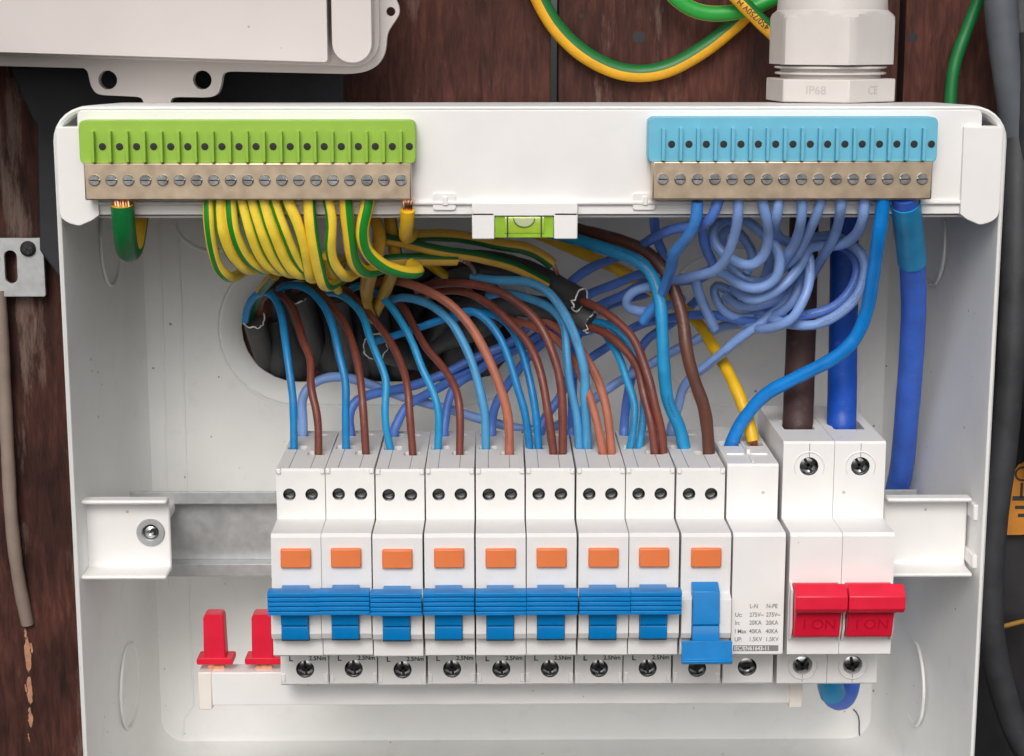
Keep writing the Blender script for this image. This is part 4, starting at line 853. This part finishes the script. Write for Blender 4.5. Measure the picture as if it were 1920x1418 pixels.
# the cable that comes down through the gland
wire("supply_cable", [(1555, -60, 55), (1555, -140, 55), (1560, -260, 55)], 10.5, I_black, "black supply cable rising from the nylon gland", 'cable', n=20, head=[(0, 0, -25)])

# ------------------------------------------------------------------ other white box above left
lid = thing("meter_box", (-130, 70, 129), "closed white plastic box with drilled fixing tabs above the open box", "box")
def q(x, y, Y=58): p = P(x, y, Y); return (p.x, p.z)
out = [q(-300, 116), q(158, 128), q(166, 134), q(170, 160), q(182, 178), q(268, 182), q(270, 198), q(320, 198), q(322, 182), q(396, 183), q(410, 176), q(416, 158), q(418, 138), q(430, 134), q(660, 139), q(690, 134), q(712, 120), q(724, 96), q(726, 62), q(738, 44), q(750, 26), q(748, 8), q(738, -8), q(728, -30), q(728, -500), q(-300, -500)]
crn = out[1:-2]; sm = [crn[0]]
for i_ in range(1, len(crn) - 1):
    a_, c_, b_ = Vector(crn[i_ - 1]), Vector(crn[i_]), Vector(crn[i_ + 1]); la = min(0.45, 3.0 / (a_ - c_).length); lb = min(0.45, 3.0 / (b_ - c_).length)
    p0, p2 = c_.lerp(a_, la), c_.lerp(b_, lb)
    for t in (0, .25, .5, .75, 1): sm.append(tuple(p0 * (1 - t) ** 2 + c_ * 2 * t * (1 - t) + p2 * t * t))
out = [out[0]] + sm + [crn[-1]] + out[-2:]
bm = bmesh.new(); plate(bm, out, [circ(*q(203, 150), 3.5), circ(*q(380, 150), 3.5), circ(*q(733, 22), 1.7, 16)], 57, 62); mk("flange", bm, M_lid, lid, bevel=0.35)
SL = math.tan(D2R(1.75))
def slant(pts, xr): return [(x, z - (x - xr) * SL if z < 250 else z) for x, z in pts]
b = q(712, 126, 50); xr = b[0]
bm = bmesh.new(); plate(bm, slant(rrect(-330, b[1], xr, 300, 10, 6), xr), [], 50, 58); mk("rim", bm, M_lid, lid, bevel=1.2)
z0 = q(620, 117, 34)[1]; xs_ = q(614, 50, 34)[0]
bm = bmesh.new(); plate(bm, slant(rrect(-330, z0, xs_, 300, 1.2, 3), xs_), [], 32, 51); mk("door", bm, M_lid, lid, bevel=1.6)
bm = bmesh.new(); plate(bm, rrect(xs_ + 1.6, z0 - 0.2, q(697, 50, 34)[0], 300, 7.0, 6), [], 33, 51); mk("side_cover", bm, M_lid, lid, bevel=1.6)
bm = bmesh.new(); box(bm, -330, q(690, 50, 34)[0] - 4, 51, 112, z0 + 8, 300); mk("back_box", bm, M_lid, lid, bevel=2)

# ------------------------------------------------------------------ loose earth cables on the wall
def loose(pts, ys, r, m, label, ph=0.0, **kw):
    return wire("earth_cable", spread(pts, ys), r, m, label, 'cable', "loose earth cables on the timber", phase=ph, n=16, **kw)
E_half = mat_earth("earth half and half", (226, 168, 30), (18, 104, 44), [(0.02, 0.50)])
E_half2 = mat_earth("earth green face", (196, 184, 96), (28, 150, 52), [(0.14, 0.52)])
loose([(990, -60), (1005, -15), (1040, 48), (1090, 98), (1150, 130), (1205, 138), (1260, 126), (1320, 92), (1366, 56), (1400, 24), (1440, -20)], [106, 107, 107, 107, 106, 106], 3.5, E_half, "green and yellow earth cable hanging in a wide loop on the timber", -3.2)
loose([(1240, -40), (1270, 0), (1310, 22), (1352, 26), (1400, 18), (1450, -4), (1500, -40)], [98, 98, 98, 98], 3.1, E_half2, "green earth cable in the shallow bend above the wide loop", -2.07)
tcb = thing("earth_cable", P(1446, 84, 92), "yellow earth cable printed 450/750V passing behind the gland", "cable", "loose earth cables on the timber")
wire("insulation", spread([(1330, -50), (1378, -8), (1420, 34), (1470, 86), (1510, 150)], [92, 91, 91, 92]), 2.9, mat_earth("earth printed", (226, 166, 24), (18, 104, 40), [(0.58, 0.98)]), parent=tcb, phase=-0.12, n=16)
pA, pB = P(1442, 54, 87.8), P(1372, -10, 87.8)
ang = math.atan2(pB.z - pA.z, pB.x - pA.x)
text("rating_print", "450/750V H", 3.3, (pA.x - 0.2, 87.9, pA.z + 0.2), M_ink, tcb, rot=(math.pi / 2, -ang, 0), extrude=0.05)
loose([(1850, -60), (1838, -10), (1815, 50), (1793, 110), (1784, 160), (1782, 230), (1790, 300)], [100, 100, 98, 98], 2.5, E_gr, "dark green earth cable dropping behind the open box corner", -2.7)

# hoses and cables on the right
wire("conduit", spread([(1874, -80), (1876, 0), (1885, 90), (1898, 180), (1912, 300), (1925, 460), (1935, 600)], [84, 84, 86, 90, 92]), 6.4, M_cond, "grey conduit running down beside the open white box", 'pipe', n=20)
wire("rubber_hose", spread([(1915, -80), (1910, 150), (1906, 300), (1903, 480), (1896, 660), (1884, 820), (1866, 960), (1856, 1080), (1858, 1180), (1876, 1280), (1906, 1370), (1960, 1470)], [104, 90, 74, 66, 66, 66, 70]), 5.4, M_hose, "thick black rubber hose bending away below the box", 'hose', n=20)
wire("rubber_hose", spread([(1940, 60), (1936, 300), (1935, 560), (1945, 760), (1960, 900)], [80, 82, 84]), 6.0, M_hose, "thick black rubber hose hanging straight down behind its twin", 'hose', n=20)
# black sheet with an orange printed patch
sk = thing("plastic_sheet", (228, 100, -300), "black plastic sheet with orange printed patch hanging behind the hoses", "sheet")
bm = bmesh.new(); nx_, nz_ = 14, 30; g0 = {}
for j, yo in ((0, 0.0), (1, 1.2)):
    for a_ in range(nx_ + 1):
        for b_ in range(nz_ + 1):
            x = 188 + 110 * a_ / nx_; z = -330 + 372 * b_ / nz_ + (6 * math.sin(a_ * 0.9) if b_ == nz_ else 0)
            g0[j, a_, b_] = bm.verts.new((x, 104 + yo + 2.2 * math.sin(x * 0.11 + z * 0.02) + 1.2 * math.sin(z * 0.07 + x * 0.05), z))
for j in (0, 1):
    for a_ in range(nx_):
        for b_ in range(nz_): bm.faces.new((g0[j, a_, b_], g0[j, a_ + 1, b_], g0[j, a_ + 1, b_ + 1], g0[j, a_, b_ + 1]))
mk("sheet", bm, M_bag, sk, smooth=60)
def pt(x, y): p = P(x, y, 97.6); return (p.x, p.z)
bm = bmesh.new(); plate(bm, [pt(1892, 900), pt(1910, 872), pt(1960, 850), pt(1990, 1000), pt(1900, 1003), pt(1871, 1003), pt(1878, 950)], [], 97.4, 98.2); og = mk("orange_patch", bm, M_obag, sk)
for (xa, xb, ya, yb) in ((1898, 1935, 930, 938), (1903, 1935, 948, 954), (1908, 1935, 963, 969), (1912, 1918, 905, 932), (1874, 1885, 955, 958), (1874, 1884, 963, 967), (1874, 1885, 973, 977), (1874, 1877, 955, 977)):
    c0, c1 = pt(xa, yb), pt(xb, ya); bm = bmesh.new(); box(bm, c0[0], c1[0], 97.1, 97.5, c0[1], c1[1]); mk("black_print", bm, M_ink, og)
text("black_print", "CA", 9.0, (pt(1900, 890)[0], 97.3, pt(1900, 890)[1]), M_ink, og)
wire("twine", spread([(1850, 1178), (1880, 1176), (1905, 1168), (1960, 1158)], [92, 92, 91]), 1.1, ins("ochre twine", (150, 110, 34), 0.7), "thin ochre twine crossing behind the rubber hose", 'string', n=8)

# ------------------------------------------------------------------ left side fixings
pb = thing("fixing_plate", P(40, 556, 108), "galvanised fixing plate with slot and black screw on the timber", "plate")
c0, c1 = P(-60, 556, 108), P(82, 446, 108)
bm = bmesh.new(); sl = P(22, 500, 108)
slot = [(x, z) for x, z in [(sl.x + 2.5 * math.cos(D2R(a)), sl.z + 4.3 + 2.5 * math.sin(D2R(a))) for a in range(0, 181, 20)] + [(sl.x + 2.5 * math.cos(D2R(a)), sl.z - 4.3 + 2.5 * math.sin(D2R(a))) for a in range(180, 361, 20)]]
plate(bm, rrect(c0.x, c0.z, c1.x, c1.z, 0.8, 2), [slot], 106.6, 108.6); mk("plate", bm, M_zinc, pb, bevel=0.3)
sc_ = P(52, 467, 106); bm = bmesh.new(); lathe_y(bm, [(3.3, 106.7), (3.1, 105.6), (2.2, 104.9), (0.6, 104.8)], sc_.x, sc_.z, 22, False, True); s_ = mk("screw", bm, M_dark, pb)
bm = bmesh.new()
for ux, uz in ((1, 0.3), (-0.3, 1)):
    loft(bm, [[(sc_.x + ux * p - uz * w_, yy, sc_.z + uz * p + ux * w_) for p, w_ in ((-1.8, -.3), (1.8, -.3), (1.8, .3), (-1.8, .3))] for yy in (105.2, 104.6)], True, True, True)
mk("cross_slot", bm, M_hose, s_)
wire("painted_cable", spread([(-2, 545), (2, 600), (8, 720), (16, 880), (22, 980), (34, 1080), (52, 1170)], [108, 108, 108, 108, 113]), 2.8, M_paintcable, "old grey painted cable clipped down the timber edge", 'cable', n=14)
# stray hair and scratches
wire("hair", spread([(1600, 1330), (1612, 1343), (1610, 1375), (1618, 1402)], [104.3, 104.3, 104.0, 103]), 0.28, M_hose, "dark hair stuck on the back of the box below the blue cable", 'hair', n=6)
